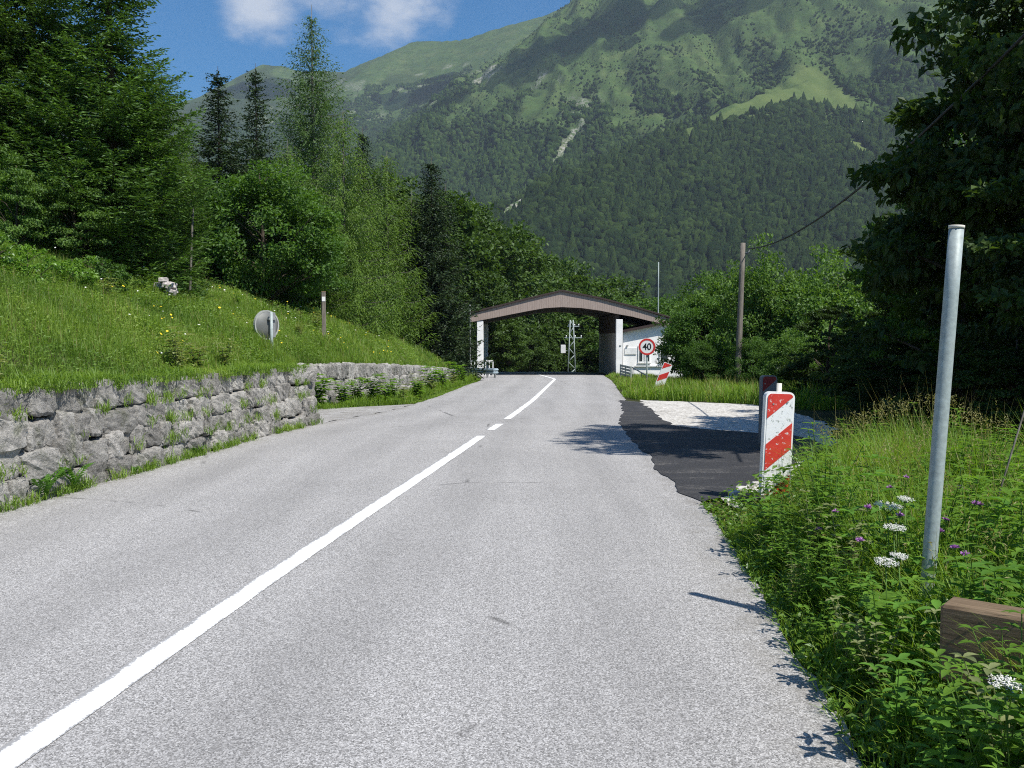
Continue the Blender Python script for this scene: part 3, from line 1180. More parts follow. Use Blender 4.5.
def broadleaf(seed, h, rad, base, nleaf, size, flat=.6, nclump=150, gap=.25, trunk_r=None, lean=(0, 0), squash=1.0, top=1.0, cr0=(.16, .32)):
    """trunk mesh + crown mesh of a broad-leaved tree: leaves in clumps at limb ends"""
    r = np.random.default_rng(seed)
    tb, cb = MB(), MB()
    tr = trunk_r or h * .016
    k = np.linspace(0, 1, 9)
    tp = np.stack([lean[0] * k ** 1.5 + .04 * h * .3 * np.sin(k * 4 + seed), lean[1] * k + .03 * h * .3 * np.cos(k * 3 + seed), h * .92 * k - .25 * (k == 0)], 1)
    tb.tube(tp, tr * (1.15 - k * .98) + .008, 7)
    hz = h - base
    cz = base + hz * .5
    # clump centres fill the outer part of an uneven ellipsoid
    d = unit(r.normal(size=(nclump * 3, 3)))
    q = r.uniform(.35, 1, nclump * 3) ** .55
    wob = 1 + .55 * (fbm(d[:, 0] * 1.6 + seed, d[:, 1] * 1.6 + d[:, 2] * 1.3, seed, 3) - .5) * 2
    prof = np.where(d[:, 2] > 0, 1 - .12 * d[:, 2] * top, 1)
    C = d * q[:, None] * wob[:, None] * np.stack([rad * prof, rad * prof * squash, hz * .5 + 0 * prof], 1)
    keep = fbm(C[:, 0] / rad * 1.7 + 9, C[:, 2] / rad * 1.7 + C[:, 1] / rad, seed + 3, 3) > gap + .12
    C = C[keep][:nclump]
    C[:, 2] += cz
    C[:, :2] += np.interp(C[:, 2] / h, k, tp[:, 0])[:, None] * np.array([[1, 0]]) + np.interp(C[:, 2] / h, k, tp[:, 1])[:, None] * np.array([[0, 1]])
    nl = min(len(C), 26)
    for i in r.choice(len(C), nl, replace=False):
        c = C[i]
        z0 = max(base * .6 + .1, c[2] - np.hypot(c[0], c[1]) * r.uniform(.5, .9))
        z0 = min(z0, h * .85)
        p0 = np.array([np.interp(z0 / (h * .92), k, tp[:, 0]), np.interp(z0 / (h * .92), k, tp[:, 1]), z0])
        m_ = (p0 + c) / 2 + np.array([0, 0, .06 * h]) * r.uniform(.2, 1)
        L_ = np.array([p0, p0 * .6 + m_ * .4, m_, m_ * .45 + c * .55, c])
        tb.tube(L_, np.linspace(tr * .42, .012, 5), 5, caps=False)
    cr = rad * r.uniform(*cr0, len(C))
    w = cr ** 2
    idx = r.choice(len(C), nleaf, p=w / w.sum())
    dd = unit(r.normal(size=(nleaf, 3))) * (r.random(nleaf) ** .45)[:, None]
    dd[:, 2] *= flat
    P = C[idx] + dd * cr[idx][:, None]
    outw = unit(P - np.array([0, 0, cz]))
    N_ = unit(np.array([[0, 0, 1.0]]) * .9 + outw * .5 + r.normal(size=(nleaf, 3)) * .55)
    D_ = unit(outw * .7 + r.normal(size=(nleaf, 3)) * .7 + np.array([[0, 0, -.25]]))
    s = size * r.uniform(.65, 1.3, nleaf)
    v, f = leaf_quads(P, D_, N_, s, s * .62)
    cb.add(v, f)
    return tb, cb


def conifer(seed, h, rad, base=.06, spacing=.34, per=7, droop=.25, hang=0.0, twig_step=.13, needle=.055, width=.03, power=.8, wob=.25, upturn=.25, trunk_r=None, dense=1.0, lean=0.0, twl=.32):
    """trunk + crown of needle sprays on tiered limbs"""
    r = np.random.default_rng(seed)
    tb, cb = MB(), MB()
    tr = trunk_r or h * .013
    k = np.linspace(0, 1, 8)
    tb.tube(np.stack([lean * k ** 2, 0 * k, h * 1.02 * k - .3 * (k == 0)], 1), tr * (1 - k * .96) + .004, 7)
    z = h * base
    AP, AD, AL = [], [], []
    while z < h * .985:
        t = z / h
        env = rad * (1 - t) ** power * (1 + wob * (vnoise(np.array([t * 9.]), np.array([seed * 1.7]), seed)[0] - .5) * 2)
        n = max(3, int(per * (.7 + .5 * (1 - t))))
        a0 = r.uniform(0, 2 * PI)
        for i in range(n):
            a = a0 + 2 * PI * i / n + r.uniform(-.3, .3)
            L_ = env * r.uniform(.7, 1.12) + .03
            if r.random() < .06:
                L_ *= .5
            dr = droop * r.uniform(.6, 1.3) * (1 - t * .9)
            m_ = max(5, int(L_ / .22))
            s = np.linspace(0, 1, m_)
            zz = z + r.uniform(-.1, .1) + L_ * (-dr * np.sin(s * PI * .8) * 1.1 + upturn * s ** 3 * .7 + (.35 * s * max(0, t - .8) * 3))
            px = lean * t ** 2 + np.cos(a) * L_ * s
            pyy = np.sin(a) * L_ * s
            br = np.stack([px, pyy, zz], 1)
            tb.tube(br, np.linspace(max(.008, tr * .22 * (1 - t)), .004, m_), 4, caps=False)
            nt = max(3, int(L_ / twig_step))
            ts = np.linspace(.12, 1, nt)
            bx = np.stack([np.interp(ts, s, br[:, j]) for j in range(3)], 1)
            tang = unit(np.stack([np.interp(ts, s, np.gradient(br[:, j])) for j in range(3)], 1))
            for sd in (-1, 1):
                side = unit(np.cross(tang, np.array([[0, 0, 1.0]]))) * sd
                dirn = unit(side * .8 + tang * .75 + np.array([[0, 0, -.18 - hang]]) + r.normal(size=(nt, 3)) * .14)
                ln = L_ * twl * (1.08 - ts * .82) * r.uniform(.6, 1.2, nt) + .03 + .05 * (1 - t)
                AP.append(bx); AD.append(dirn); AL.append(ln)
            AP.append(bx); AD.append(unit(tang + np.array([[0, 0, -.9 * hang]]))); AL.append(np.full(nt, twig_step * 1.8 + hang * .25) * r.uniform(.7, 1.3, nt))
        z += spacing * r.uniform(.75, 1.2) * (1 - t * .45)
    AP, AD, AL = np.concatenate(AP), np.concatenate(AD), np.concatenate(AL)
    # needle tufts along each twig
    cnt = np.maximum(2, (AL / (needle * .55) * dense).astype(int))
    idx = np.repeat(np.arange(len(AL)), cnt)
    pos = np.concatenate([np.linspace(0.05, 1, c) for c in cnt])
    n = len(idx)
    sag = np.zeros((n, 3)); sag[:, 2] = -(pos ** 2) * AL[idx] * (.22 + .5 * hang)
    P = AP[idx] + AD[idx] * (pos * AL[idx])[:, None] + sag
    side = unit(np.cross(AD[idx], np.array([[0, 0, 1.0]]))) * r.choice([-1, 1], n)[:, None]
    D_ = unit(AD[idx] * .8 + side * r.uniform(.2, 1, n)[:, None] + r.normal(size=(n, 3)) * .25 + np.array([[0, 0, -.3 * hang]]))
    N_ = unit(np.array([[0, 0, 1.0]]) + r.normal(size=(n, 3)) * .5)
    tz = np.clip(P[:, 2] / h, 0, 1)
    ln = needle * r.uniform(.8, 1.5, n) * 1.25 * (.5 + .5 * (1 - tz ** 3))
    v, f = leaf_quads(P, D_, N_, ln, np.full(n, width) * r.uniform(.8, 1.2, n))
    cb.add(v, f)
    return tb, cb


TREE_MESH = {}


def proto(key, maker, bark, leaf, *a, **kw):
    tb, cb = maker(*a, **kw)
    TREE_MESH[key] = (tb.mesh('trunk', bark), cb.mesh('crown', leaf))


def plant_tree(key, name, X, Y, sc_, rz, label, cat='tree', group=None, dz=-.12, sx=1.0):
    root = empty(name, (X, Y, gz(X, Y) + dz), rz, label, cat, group)
    root.scale = (sc_ * sx, sc_ * sx, sc_)
    for nm, me in zip(('trunk', 'crown'), TREE_MESH[key]):
        o = bpy.data.objects.new(nm, me)
        COL.objects.link(o)
        o.parent = root
    return root


# near and far prototypes (heights in metres)
proto('spruceA', conifer, M['bark'], M['spruce'], 1, 14, 2.8, .06, spacing=.44, per=11, droop=.2, twig_step=.1, needle=.1, width=.052, power=.58, hang=.0, dense=1.0, wob=.5, twl=.36)
proto('spruceB', conifer, M['bark'], M['spruce'], 2, 14, 3.0, .06, spacing=.46, per=11, droop=.24, twig_step=.1, needle=.1, width=.052, power=.56, hang=.02, dense=1.0, wob=.5, twl=.36)
proto('darkspruceA', conifer, M['bark'], M['sprucedark'], 3, 10, 3.0, .05, spacing=.3, per=9, droop=.3, twig_step=.17, needle=.13, width=.075, power=.92, upturn=.1, twl=.25)
proto('darkspruceB', conifer, M['bark'], M['sprucedark'], 4, 10, 2.9, .05, spacing=.32, per=9, droop=.42, twig_step=.17, needle=.14, width=.085, power=.8, upturn=.1, hang=.2)
proto('larchA', conifer, M['barkgrey'], M['larchgrey'], 5, 12, 3.6, .06, spacing=.34, per=8, droop=.1, hang=.4, twig_step=.14, needle=.12, width=.05, power=.95, wob=.55, dense=.8, upturn=.25)
proto('larchB', conifer, M['barkgrey'], M['larch'], 6, 9, 2.2, .06, spacing=.36, per=7, droop=.12, hang=.75, twig_step=.15, needle=.11, width=.042, power=.6, wob=.4, dense=1.1, upturn=.1)
proto('larchC', conifer, M['barkgrey'], M['larch'], 7, 9, 2.0, .06, spacing=.34, per=7, droop=.2, hang=.6, twig_step=.15, needle=.11, width=.042, power=.7, wob=.4, dense=1.1)
proto('hazel', broadleaf, M['bark'], M['broadlit'], 11, 4.2, 1.7, .5, 15000, .12, flat=.35, nclump=130, gap=.3)
proto('roundA', broadleaf, M['bark'], M['broad'], 12, 5.2, 2.5, .05, 30000, .12, flat=.5, nclump=200, gap=.3, cr0=(.12, .3))
proto('roundB', broadleaf, M['bark'], M['broadlit'], 13, 5.2, 2.2, .25, 20000, .14, flat=.6, nclump=200, gap=.26)
proto('forestA', broadleaf, M['bark'], M['farleaf'], 14, 9, 2.9, .6, 15000, .26, flat=.6, nclump=230, gap=.22)
proto('forestB', broadleaf, M['bark'], M['farleaf'], 15, 9, 2.5, .6, 13000, .26, flat=.6, nclump=210, gap=.22, top=2.5)
proto('forestC', conifer, M['bark'], M['farleaf'], 16, 10, 2.1, .05, spacing=.4, per=8, droop=.15, twig_step=.26, needle=.2, width=.085, power=.65, hang=.5)
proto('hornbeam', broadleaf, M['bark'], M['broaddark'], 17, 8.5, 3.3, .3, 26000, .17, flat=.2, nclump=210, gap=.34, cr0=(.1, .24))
proto('hornbeamlit', broadleaf, M['bark'], M['broad'], 37, 8.5, 3.0, .3, 22000, .15, flat=.2, nclump=180, gap=.38, cr0=(.09, .22))  # hornbeam in brighter leaves, its sunlit look put into the leaf colour
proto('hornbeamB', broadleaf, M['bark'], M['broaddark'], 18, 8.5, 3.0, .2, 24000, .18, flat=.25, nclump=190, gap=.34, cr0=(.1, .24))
proto('overhang', broadleaf, M['bark'], M['broaddark'], 19, 12.5, 2.4, 3.2, 24000, .16, flat=.4, nclump=170, gap=.34, cr0=(.12, .28))
proto('shrub', broadleaf, M['bark'], M['herb'], 20, 1.5, .85, .02, 2400, .11, flat=.6, nclump=46, gap=.2, trunk_r=.02)
proto('shrubdark', broadleaf, M['bark'], M['broad'], 21, 1.6, .9, .02, 2600, .11, flat=.6, nclump=46, gap=.2, trunk_r=.02)


def X_at(px, Y):
    return float(at(px, 338, Y)[0])


def tree_px(key, name, px, Y, topy, hproto, rz, label, group=None, sx=1.0, cat='tree'):
    X = X_at(px, Y)
    zt = at(px, topy, Y)[2]
    s = (zt - gz(X, Y)) / hproto
    return plant_tree(key, name, X, Y, s, rz, label, cat, group, sx=sx)


# ---- left: spruces over the bank
tree_px('spruceA', 'spruce_tree', 116, 18.5, -150, 14, .4, 'tall sunlit spruce with layered boughs reaching out against the blue sky', sx=1.12)
tree_px('spruceB', 'spruce_tree', 40, 20, -210, 14, 1.9, 'tall spruce filling the upper left corner of the picture', sx=1.0)
tree_px('spruceB', 'spruce_tree', -40, 19, -190, 14, 4.0, 'leftmost tall spruce, mostly cut off by the left edge of the picture', sx=1.0)
tree_px('spruceA', 'spruce_tree', 158, 24, 60, 14, 2.8, 'shorter green spruce just right of the tall sunlit spruce', sx=1.35)
tree_px('hazel', 'hazel_tree', 20, 16.5, 150, 4.2, 1.0, 'bright green broad-leaved tree low in front of the left spruces', sx=.8)
tree_px('hazel', 'hazel_tree', 78, 17.2, 165, 4.2, 3.0, 'small bright hazel below the tall sunlit spruce', sx=.9)
for i, (px, Y, ty, key, lab) in enumerate([
        (30, 13.6, 236, 'shrub', 'yellow-green shrub at the far left top of the bank'),
        (74, 14.6, 246, 'shrub', 'bright leafy shrub at the foot of the small hazel'),
        (104, 16.0, 248, 'shrubdark', 'dark shrub in front of the tall spruce trunk'),
        (136, 17.0, 272, 'shrubdark', 'low dark shrub beside the pile of white stones'),
        (-14, 13.0, 212, 'shrub', 'green shrub cut by the left edge of the picture')]):
    tree_px(key, 'bush', px, Y, ty, 1.55, i * 1.3, lab, 'shrubs under the left spruces', cat='bush')

# ---- left: behind the meadow
tree_px('darkspruceA', 'spruce_tree', 222, 42, 68, 10, .2, 'dark pointed spruce with its wide dark skirt, left of the narrow one', sx=1.05)
tree_px('darkspruceA', 'spruce_tree', 259, 47, 66, 10, 2.0, 'narrow dark spruce top between the wide dark spruce and the tall larch', sx=.75)
tree_px('darkspruceB', 'spruce_tree', 364, 46, 128, 10, 1.0, 'small dark spruce tip showing among the larches', sx=.7)
tree_px('larchA', 'larch_tree', 315, 40, 8, 12, .7, 'tall thin feathery larch standing above all others against the sky', sx=.86)
tree_px('larchB', 'larch_tree', 290, 37, 140, 9, .3, 'pale drooping larch in front of the tall thin larch', sx=1.0)
tree_px('larchB', 'larch_tree', 345, 36, 112, 9, 2.2, 'broad light green larch with hanging twigs above the wooden post', sx=1.0)
tree_px('larchC', 'larch_tree', 388, 43, 152, 9, 1.2, 'light green larch left of the dark spruce near the road', sx=1.05)
tree_px('larchC', 'larch_tree', 186, 40, 112, 9, 4.2, 'mid green tree between the sunlit spruce and the dark pointed spruce', sx=.8)
tree_px('larchC', 'larch_tree', 318, 34, 186, 9, 5.2, 'low weeping larch at the back of the meadow', sx=1.2)
tree_px('larchB', 'larch_tree', 412, 48, 190, 9, 5.0, 'small larch close against the dark spruce near the road', sx=.9)
tree_px('roundA', 'broadleaf_tree', 262, 30, 152, 5.2, .0, 'round bushy green tree at the back edge of the meadow', sx=1.1)
tree_px('roundA', 'broadleaf_tree', 216, 31, 182, 5.2, 2.0, 'bushy dark green tree behind the thin bare pole', sx=.85)
tree_px('roundA', 'broadleaf_tree', 302, 33, 200, 5.2, 4.0, 'low bushy tree right of the round one on the meadow', sx=.9)
tree_px('darkspruceB', 'spruce_tree', 432, 46, 158, 10, .5, 'dark pointed spruce standing alone near the road before the canopy', sx=.95)

# ---- forest running down to the canopy
fx = [(392, 50, 178, 'forestA'), (446, 73, 186, 'forestC'), (466, 76, 198, 'forestC'), (480, 80, 205, 'forestA'), (498, 84, 218, 'forestC'), (518, 88, 232, 'forestB'),
      (534, 84, 243, 'forestC'), (550, 90, 252, 'forestC'), (566, 98, 263, 'forestA'), (582, 106, 276, 'forestC'), (598, 112, 286, 'forestC'), (460, 74, 205, 'forestB'), (426, 66, 190, 'forestC'), (470, 72, 262, 'forestB')]
labs = ['forest tree left of the lone dark spruce', 'tree directly right of the lone dark spruce', 'pointed tree behind the left eave of the canopy', 'broad tree above the left corner of the canopy roof', 'rounded treetop above the left slope of the canopy roof',
        'broad treetop halfway up the left roof slope', 'pointed treetop just left of the roof peak', 'treetop directly left of the roof peak', 'treetop above the roof peak of the canopy', 'lower treetop just right of the roof peak', 'last and lowest treetop right of the roof peak', 'far tree rising behind the one beside the dark spruce', 'far treetop behind the lone dark spruce', 'low tree close behind the left white column']
for i, ((px, Y, ty, key), lab) in enumerate(zip(fx, labs)):
    tree_px(key, 'forest_tree', px, Y, ty, 10 if key == 'forestC' else 9, i * 1.7, lab, 'trees along the left of the road to the canopy', sx=1.05)
ux = [(492, 78, 282), (516, 86, 290), (538, 90, 288), (556, 96, 284), (580, 92, 292), (600, 98, 284), (622, 104, 280), (508, 74, 318), (530, 80, 326), (548, 84, 334), (590, 84, 332)]
labs = ['tree seen through the canopy beside the left column', 'dark tree seen through the left half of the canopy', 'tree seen through the canopy below the roof peak', 'tree seen through the canopy just left of the lattice mast', 'tree seen through the canopy right behind the lattice mast', 'tree seen through the canopy beside the dark pier', 'tree behind the white building, tops hidden by its roof',
        'low bush through the canopy near the left column', 'low bush through the canopy where the road bends', 'low bush under the white box on the lattice mast', 'low bush between the lattice mast and the dark pier']
for i, ((px, Y, ty), lab) in enumerate(zip(ux, labs)):
    tree_px(('forestA', 'forestB')[i % 2], 'forest_tree', px, Y, ty, 9, i * 2.1, lab, 'trees beyond the canopy', sx=1.25)

# ---- right: bushes behind the layby
rx = [(700, 43, 290, 'roundA', .9, 'dark bush leaning against the white building wall'), (716, 44, 272, 'roundB', .8, 'green bushy tree between the white building and the wooden pole'), (728, 46, 262, 'roundA', .9, 'bushy tree directly behind the wooden utility pole'),
      (768, 37, 252, 'roundB', .72, 'bright pointed bushy tree just right of the wooden utility pole'), (800, 36, 268, 'roundB', .9, 'bright green bushy tree in the middle of the right thicket'), (836, 33, 258, 'roundB', .85, 'bright bushy tree next to the dark layered trees'),
      (752, 32, 330, 'roundA', .9, 'low bush at the foot of the thicket right of the pole'), (790, 28, 325, 'roundB', .9, 'low pale green bush above the rear warning board'), (704, 37, 335, 'roundA', .95, 'low dark bush beside the white building'),
      (650, 82, 292, 'roundA', 1.2, 'small tree behind the roof of the white building'), (690, 84, 285, 'roundA', 1.2, 'tree farther off behind the thin white mast')]
for i, (px, Y, ty, key, sx, lab) in enumerate(rx):
    tree_px(key, 'broadleaf_tree', px, Y, ty, 5.2, i * 1.9, lab, 'bushy trees behind the layby', sx=sx)
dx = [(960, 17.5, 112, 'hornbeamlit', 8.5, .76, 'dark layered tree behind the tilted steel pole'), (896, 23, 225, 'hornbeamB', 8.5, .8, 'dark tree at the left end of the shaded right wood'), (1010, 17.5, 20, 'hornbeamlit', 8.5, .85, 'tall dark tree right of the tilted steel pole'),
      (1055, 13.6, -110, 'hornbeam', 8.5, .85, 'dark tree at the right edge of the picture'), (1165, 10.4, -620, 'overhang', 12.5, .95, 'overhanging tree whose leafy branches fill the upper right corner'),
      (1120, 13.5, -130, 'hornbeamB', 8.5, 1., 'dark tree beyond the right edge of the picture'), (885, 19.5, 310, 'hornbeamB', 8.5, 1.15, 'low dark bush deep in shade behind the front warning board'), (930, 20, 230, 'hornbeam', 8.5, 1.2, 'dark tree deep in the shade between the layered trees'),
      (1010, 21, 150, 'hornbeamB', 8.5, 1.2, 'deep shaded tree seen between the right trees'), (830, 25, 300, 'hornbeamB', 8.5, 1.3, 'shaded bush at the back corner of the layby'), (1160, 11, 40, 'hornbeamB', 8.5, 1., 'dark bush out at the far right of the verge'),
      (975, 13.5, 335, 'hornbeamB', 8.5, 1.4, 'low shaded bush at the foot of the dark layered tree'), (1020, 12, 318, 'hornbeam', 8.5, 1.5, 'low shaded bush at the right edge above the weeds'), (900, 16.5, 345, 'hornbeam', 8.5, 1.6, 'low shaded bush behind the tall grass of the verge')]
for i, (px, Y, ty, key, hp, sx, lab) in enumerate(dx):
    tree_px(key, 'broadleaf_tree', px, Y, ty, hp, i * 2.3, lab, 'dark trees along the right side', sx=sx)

# ------------------------------------------------------------------ border-post canopy and building
CY0, CLEN = 57.0, 11.5


def c2(px, py, Y=CY0):
    return at(px, py, Y)


def build_canopy():
    bzz = float(road_z(CY0))
    root = empty('road_canopy', (X_at(545, CY0), CY0, bzz), 0, 'wide pitched canopy roof with brown boarded gable on white columns over the road', 'canopy')
    rp = np.array(root.location)

    def rel(p):
        return np.asarray(p) - rp
    # gable: roof line and arch line
    topl = [(470, 314), (500, 306.5), (530, 299), (562, 291.5), (600, 299), (635, 308), (669, 318.5)]
    botl = [(669, 325), (650, 321), (632, 316.5), (615, 313.5), (600, 310.5), (582, 308), (562, 307), (545, 308), (528, 311), (510, 314.5), (490, 318.5), (471, 322)]
    poly = [tuple(rel(c2(*q))[[0, 2]]) for q in topl + botl]
    g = MB()
    g.prism(poly, lambda p, s: (p[0], s * .22, p[1]))
    g.build('gable_boards', M['fascia'], root)
    g2 = MB()
    g2.prism(poly, lambda p, s: (p[0], CLEN - .22 + s * .22, p[1]))
    g2.build('gable_boards', M['fascia'], root)
    # roof skin above, soffit below
    tp = [rel(c2(*q))[[0, 2]] for q in topl]
    rf = MB()
    pr = [(p[0] + (-.12 if i == 0 else .12 if i == len(tp) - 1 else 0), p[1] + .012) for i, p in enumerate(tp)]
    up = [(p[0], p[1] + .1) for p in pr]
    rf.prism(pr + up[::-1], lambda p, s: (p[0], -.1 + s * (CLEN + .2), p[1]))
    rf.build('roof', M['roofmetal'], root)
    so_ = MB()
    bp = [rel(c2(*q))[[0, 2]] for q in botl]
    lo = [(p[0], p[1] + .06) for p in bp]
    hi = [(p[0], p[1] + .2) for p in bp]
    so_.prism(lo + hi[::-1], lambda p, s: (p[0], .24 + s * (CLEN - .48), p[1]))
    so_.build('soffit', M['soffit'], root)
    # left columns
    for k, yy in enumerate((.02, CLEN - .45)):
        a, c = rel(c2(476.8, 321)), rel(c2(483.2, 321))
        cm = MB()
        z1 = a[2] + .02
        z0 = -.8
        cm.box(((a[0] + c[0]) / 2, yy + .3, (z0 + z1) / 2), (c[0] - a[0], .55, z1 - z0), bevel=.02)
        cm.build('column', M['white'], root)
    # right pier: a long wall under the canopy, front end white, flank coloured darker for its shade
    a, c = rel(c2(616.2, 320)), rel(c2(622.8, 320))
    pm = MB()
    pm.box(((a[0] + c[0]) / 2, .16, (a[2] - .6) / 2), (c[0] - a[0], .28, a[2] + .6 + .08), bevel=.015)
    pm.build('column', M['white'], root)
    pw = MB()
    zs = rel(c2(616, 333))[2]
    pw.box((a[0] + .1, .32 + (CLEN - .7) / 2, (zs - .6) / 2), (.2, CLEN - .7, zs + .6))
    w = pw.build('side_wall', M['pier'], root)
    ub = MB()
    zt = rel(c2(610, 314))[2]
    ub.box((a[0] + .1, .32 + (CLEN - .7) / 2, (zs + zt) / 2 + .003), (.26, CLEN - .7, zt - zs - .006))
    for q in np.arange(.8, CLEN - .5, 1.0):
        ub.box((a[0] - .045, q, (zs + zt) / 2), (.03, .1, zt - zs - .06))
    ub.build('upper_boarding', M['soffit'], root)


build_canopy()


def build_building():
    Yb = CY0 + .35
    bz0 = float(road_z(CY0)) - 1.6
    A = at(623.2, 331, Yb)
    root = empty('border_building', (A[0], Yb, bz0), 0, 'low white rendered building under the right end of the canopy roof', 'building')
    rp = np.array(root.location)
    rel = lambda p: np.asarray(p) - rp
    a = rel(at(623.2, 332.5, Yb))
    c = rel(at(668, 323.5, Yb))
    d = rel(at(672, 326.5, Yb))
    e_ = rel(at(706, 334, Yb))
    w = MB()
    poly = [(a[0], 0), (e_[0], 0), (e_[0], e_[2]), (c[0], c[2]), (a[0], a[2])]
    w.prism(poly, lambda p, s: (p[0], s * 9.5, p[1]))
    w.build('wall', M['white'], root)
    r_ = MB()
    # eave strip along the rising wall top
    r_.prism([(a[0] - .02, a[2] + .01), (c[0], c[2] + .01), (c[0], c[2] + .16), (a[0] - .02, a[2] + .16)], lambda p, s: (p[0], -.35 + s * 10.2, p[1]))
    r_.prism([(c[0] + .01, c[2] + .01), (e_[0] + .3, e_[2] - .06), (e_[0] + .3, e_[2] + .1), (c[0] + .01, c[2] + .17)], lambda p, s: (p[0], -.35 + s * 10.2, p[1]))
    r_.build('roof', M['roofmetal'], root)

    def window(x0, y0, x1, y1):
        p, q = rel(at(x0, y0, Yb)), rel(at(x1, y1, Yb))
        cx, cz, ww, hh = (p[0] + q[0]) / 2, (p[2] + q[2]) / 2, q[0] - p[0], p[2] - q[2]
        m = MB()
        for sx in (-1, 1):
            m.box((cx + sx * (ww / 2), -.02, cz), (.07, .09, hh + .07))
        for sz in (-1, 1):
            m.box((cx, -.021, cz + sz * (hh / 2)), (ww - .08, .088, .07))
        o = m.build('window', M['offwhite'], root)
        g = MB()
        g.box((cx, -.006, cz), (ww - .07, .03, hh - .07))
        g.build('pane', M['darkwin'], o)
        s = MB()
        s.box((cx, -.06, cz - hh / 2 - .07), (ww + .16, .16, .05), bevel=.01)
        s.build('sill', M['offwhite'], o)
    window(638.6, 346, 642.6, 362)
    window(645.2, 346, 649.4, 362)
    window(660, 348, 668, 361)
    # pale notice plate and little lamp fittings on the front
    for x0, y0, x1, y1, nm, dep in ((624.6, 347.5, 636.5, 354.5, 'notice_plate', .05),):
        p, q = rel(at(x0, y0, Yb)), rel(at(x1, y1, Yb))
        m = MB()
        m.box(((p[0] + q[0]) / 2, -.03, (p[2] + q[2]) / 2), (q[0] - p[0], dep, p[2] - q[2]), bevel=.01)
        m.build(nm, M['offwhite'], root)
    for x, y in ((627.2, 345.6), (619.6, 345.6)):
        p = rel(at(x, y, Yb))
        m = MB()
        m.box((p[0], -.08 if x > 622 else -.3, p[2]), (.12, .14, .08), bevel=.02)
        m.build('lamp_fitting', M['galvdull'], root)
    # ledge line under the windows
    m = MB()
    p, q = rel(at(635, 366, Yb)), rel(at(666, 366, Yb))
    m.box(((p[0] + q[0]) / 2, -.05, p[2]), (q[0] - p[0], .12, .07))
    m.build('ledge', M['offwhite'], root)


build_building()


def pole_thing(name, p0, p1, r0, r1, m_, label, cat, n=10, **kw):
    b = MB()
    p0, p1 = np.asarray(p0, float), np.asarray(p1, float)
    k = np.linspace(0, 1, 6)[:, None]
    b.tube((p1 - p0) * k, np.linspace(r0, r1, 6), n)
    o = b.build(name, m_, loc=p0)
    return tag(o, label, cat, **kw)


# thin mast rising behind the building
p0 = at(658, 330, 67)
p0[2] = float(ground_z(p0[0], 67.0)) - .1
pole_thing('antenna_mast', p0, at(658.6, 262, 67), .07, .035, M['galv'], 'thin pale antenna mast rising behind the white building', 'mast')
p0 = at(470.3, 372, 56)
p0[2] = gz(p0[0], 56) - .2
pole_thing('thin_pole', p0, at(470, 304, 56), .035, .025, M['galvdull'], 'thin grey pole close to the left eave of the canopy', 'pole')


# steel railing and crash barrier left of the canopy
def wbeam(path, name, label, zc, m_, posts, kind='guard rail', hh=.31):
    path = np.asarray(path, float)
    o0 = path[0]
    root = empty(name, (o0[0], o0[1], float(ground_z(o0[0], o0[1]))), 0, label, kind)
    rp = np.array(root.location)
    prof = [(-.155, 0), (-.12, .045), (-.075, .075), (-.04, .045), (0, 0), (.04, .045), (.075, .075), (.12, .045), (.155, 0)]
    rows = []
    for i, p in enumerate(path):
        q0, q1 = path[max(i - 1, 0)], path[min(i + 1, len(path) - 1)]
        d = (q1 - q0)[:2] / np.linalg.norm((q1 - q0)[:2])
        nrm = np.array([d[1], -d[0]])
        row = [[p[0] + nrm[0] * o, p[1] + nrm[1] * o, p[2] + zc + z] for z, o in prof]
        rows.append(row)
    V = np.array(rows) - rp
    b = MB()
    b.add(V.reshape(-1, 3), grid_faces(len(path), len(prof)))
    o = b.build('rail', m_, root)
    md = o.modifiers.new('thickness', 'SOLIDIFY')
    md.thickness = .012
    for i in posts:
        p = path[i] - rp
        m = MB()
        q0, q1 = path[max(i - 1, 0)], path[min(i + 1, len(path) - 1)]
        ang = math.atan2(*(q1 - q0)[:2][::-1])
        nrm = np.array([-math.sin(ang), math.cos(ang)])
        c = p[:2] + nrm * .09
        m.box((c[0], c[1], p[2] + (zc + .1) / 2 - .15), (.1, .06, zc + .4), rz=ang)
        m.build('post', M['galvdull'], root)
    return root


L0 = [at(470, 372, 53), at(482, 372, 51), at(490, 373, 49.4), at(497, 374, 49)]
pth = []
for px, Y in ((466, 55.5), (476, 53.5), (486, 52.2), (494, 51.6), (497.5, 51.8)):
    X = X_at(px, Y)
    pth.append([X, Y, float(road_z(Y)) - .05])
wbeam(pth, 'guard_rail', 'short blue-grey crash barrier end at the foot of the left column', .42, M['bluegrey'], (0, 1, 2, 3))


def railing(name, path, h, label, m_, nbar, top_r=.03):
    path = np.asarray(path, float)
    root = empty(name, path[0], 0, label, 'railing')
    rp = path[0]
    b = MB()
    b.tube(path - rp + np.array([0, 0, h]), .032, 8)
    b.build('handrail', m_, root)
    S = np.linspace(0, 1, len(path))
    for s in np.linspace(0, 1, nbar):
        p = np.array([np.interp(s, S, path[:, j]) for j in range(3)]) - rp
        m = MB()
        m.box((p[0], p[1], p[2] + h / 2 - .16), (.06, .06, h + .3))
        m.build('post', m_, root)
    b = MB()
    b.tube(path - rp + np.array([0, 0, h * .5]), .022, 6)
    b.build('lower_rail', m_, root)
    return root


pth = [[X_at(px, Y), Y, float(road_z(Y)) - .15] for px, Y in ((471, 56.2), (482, 56.0), (493, 55.9))]
railing('steel_railing', pth, 1.05, 'white railing with upright bars beside the left column', M['offwhite'], 7)


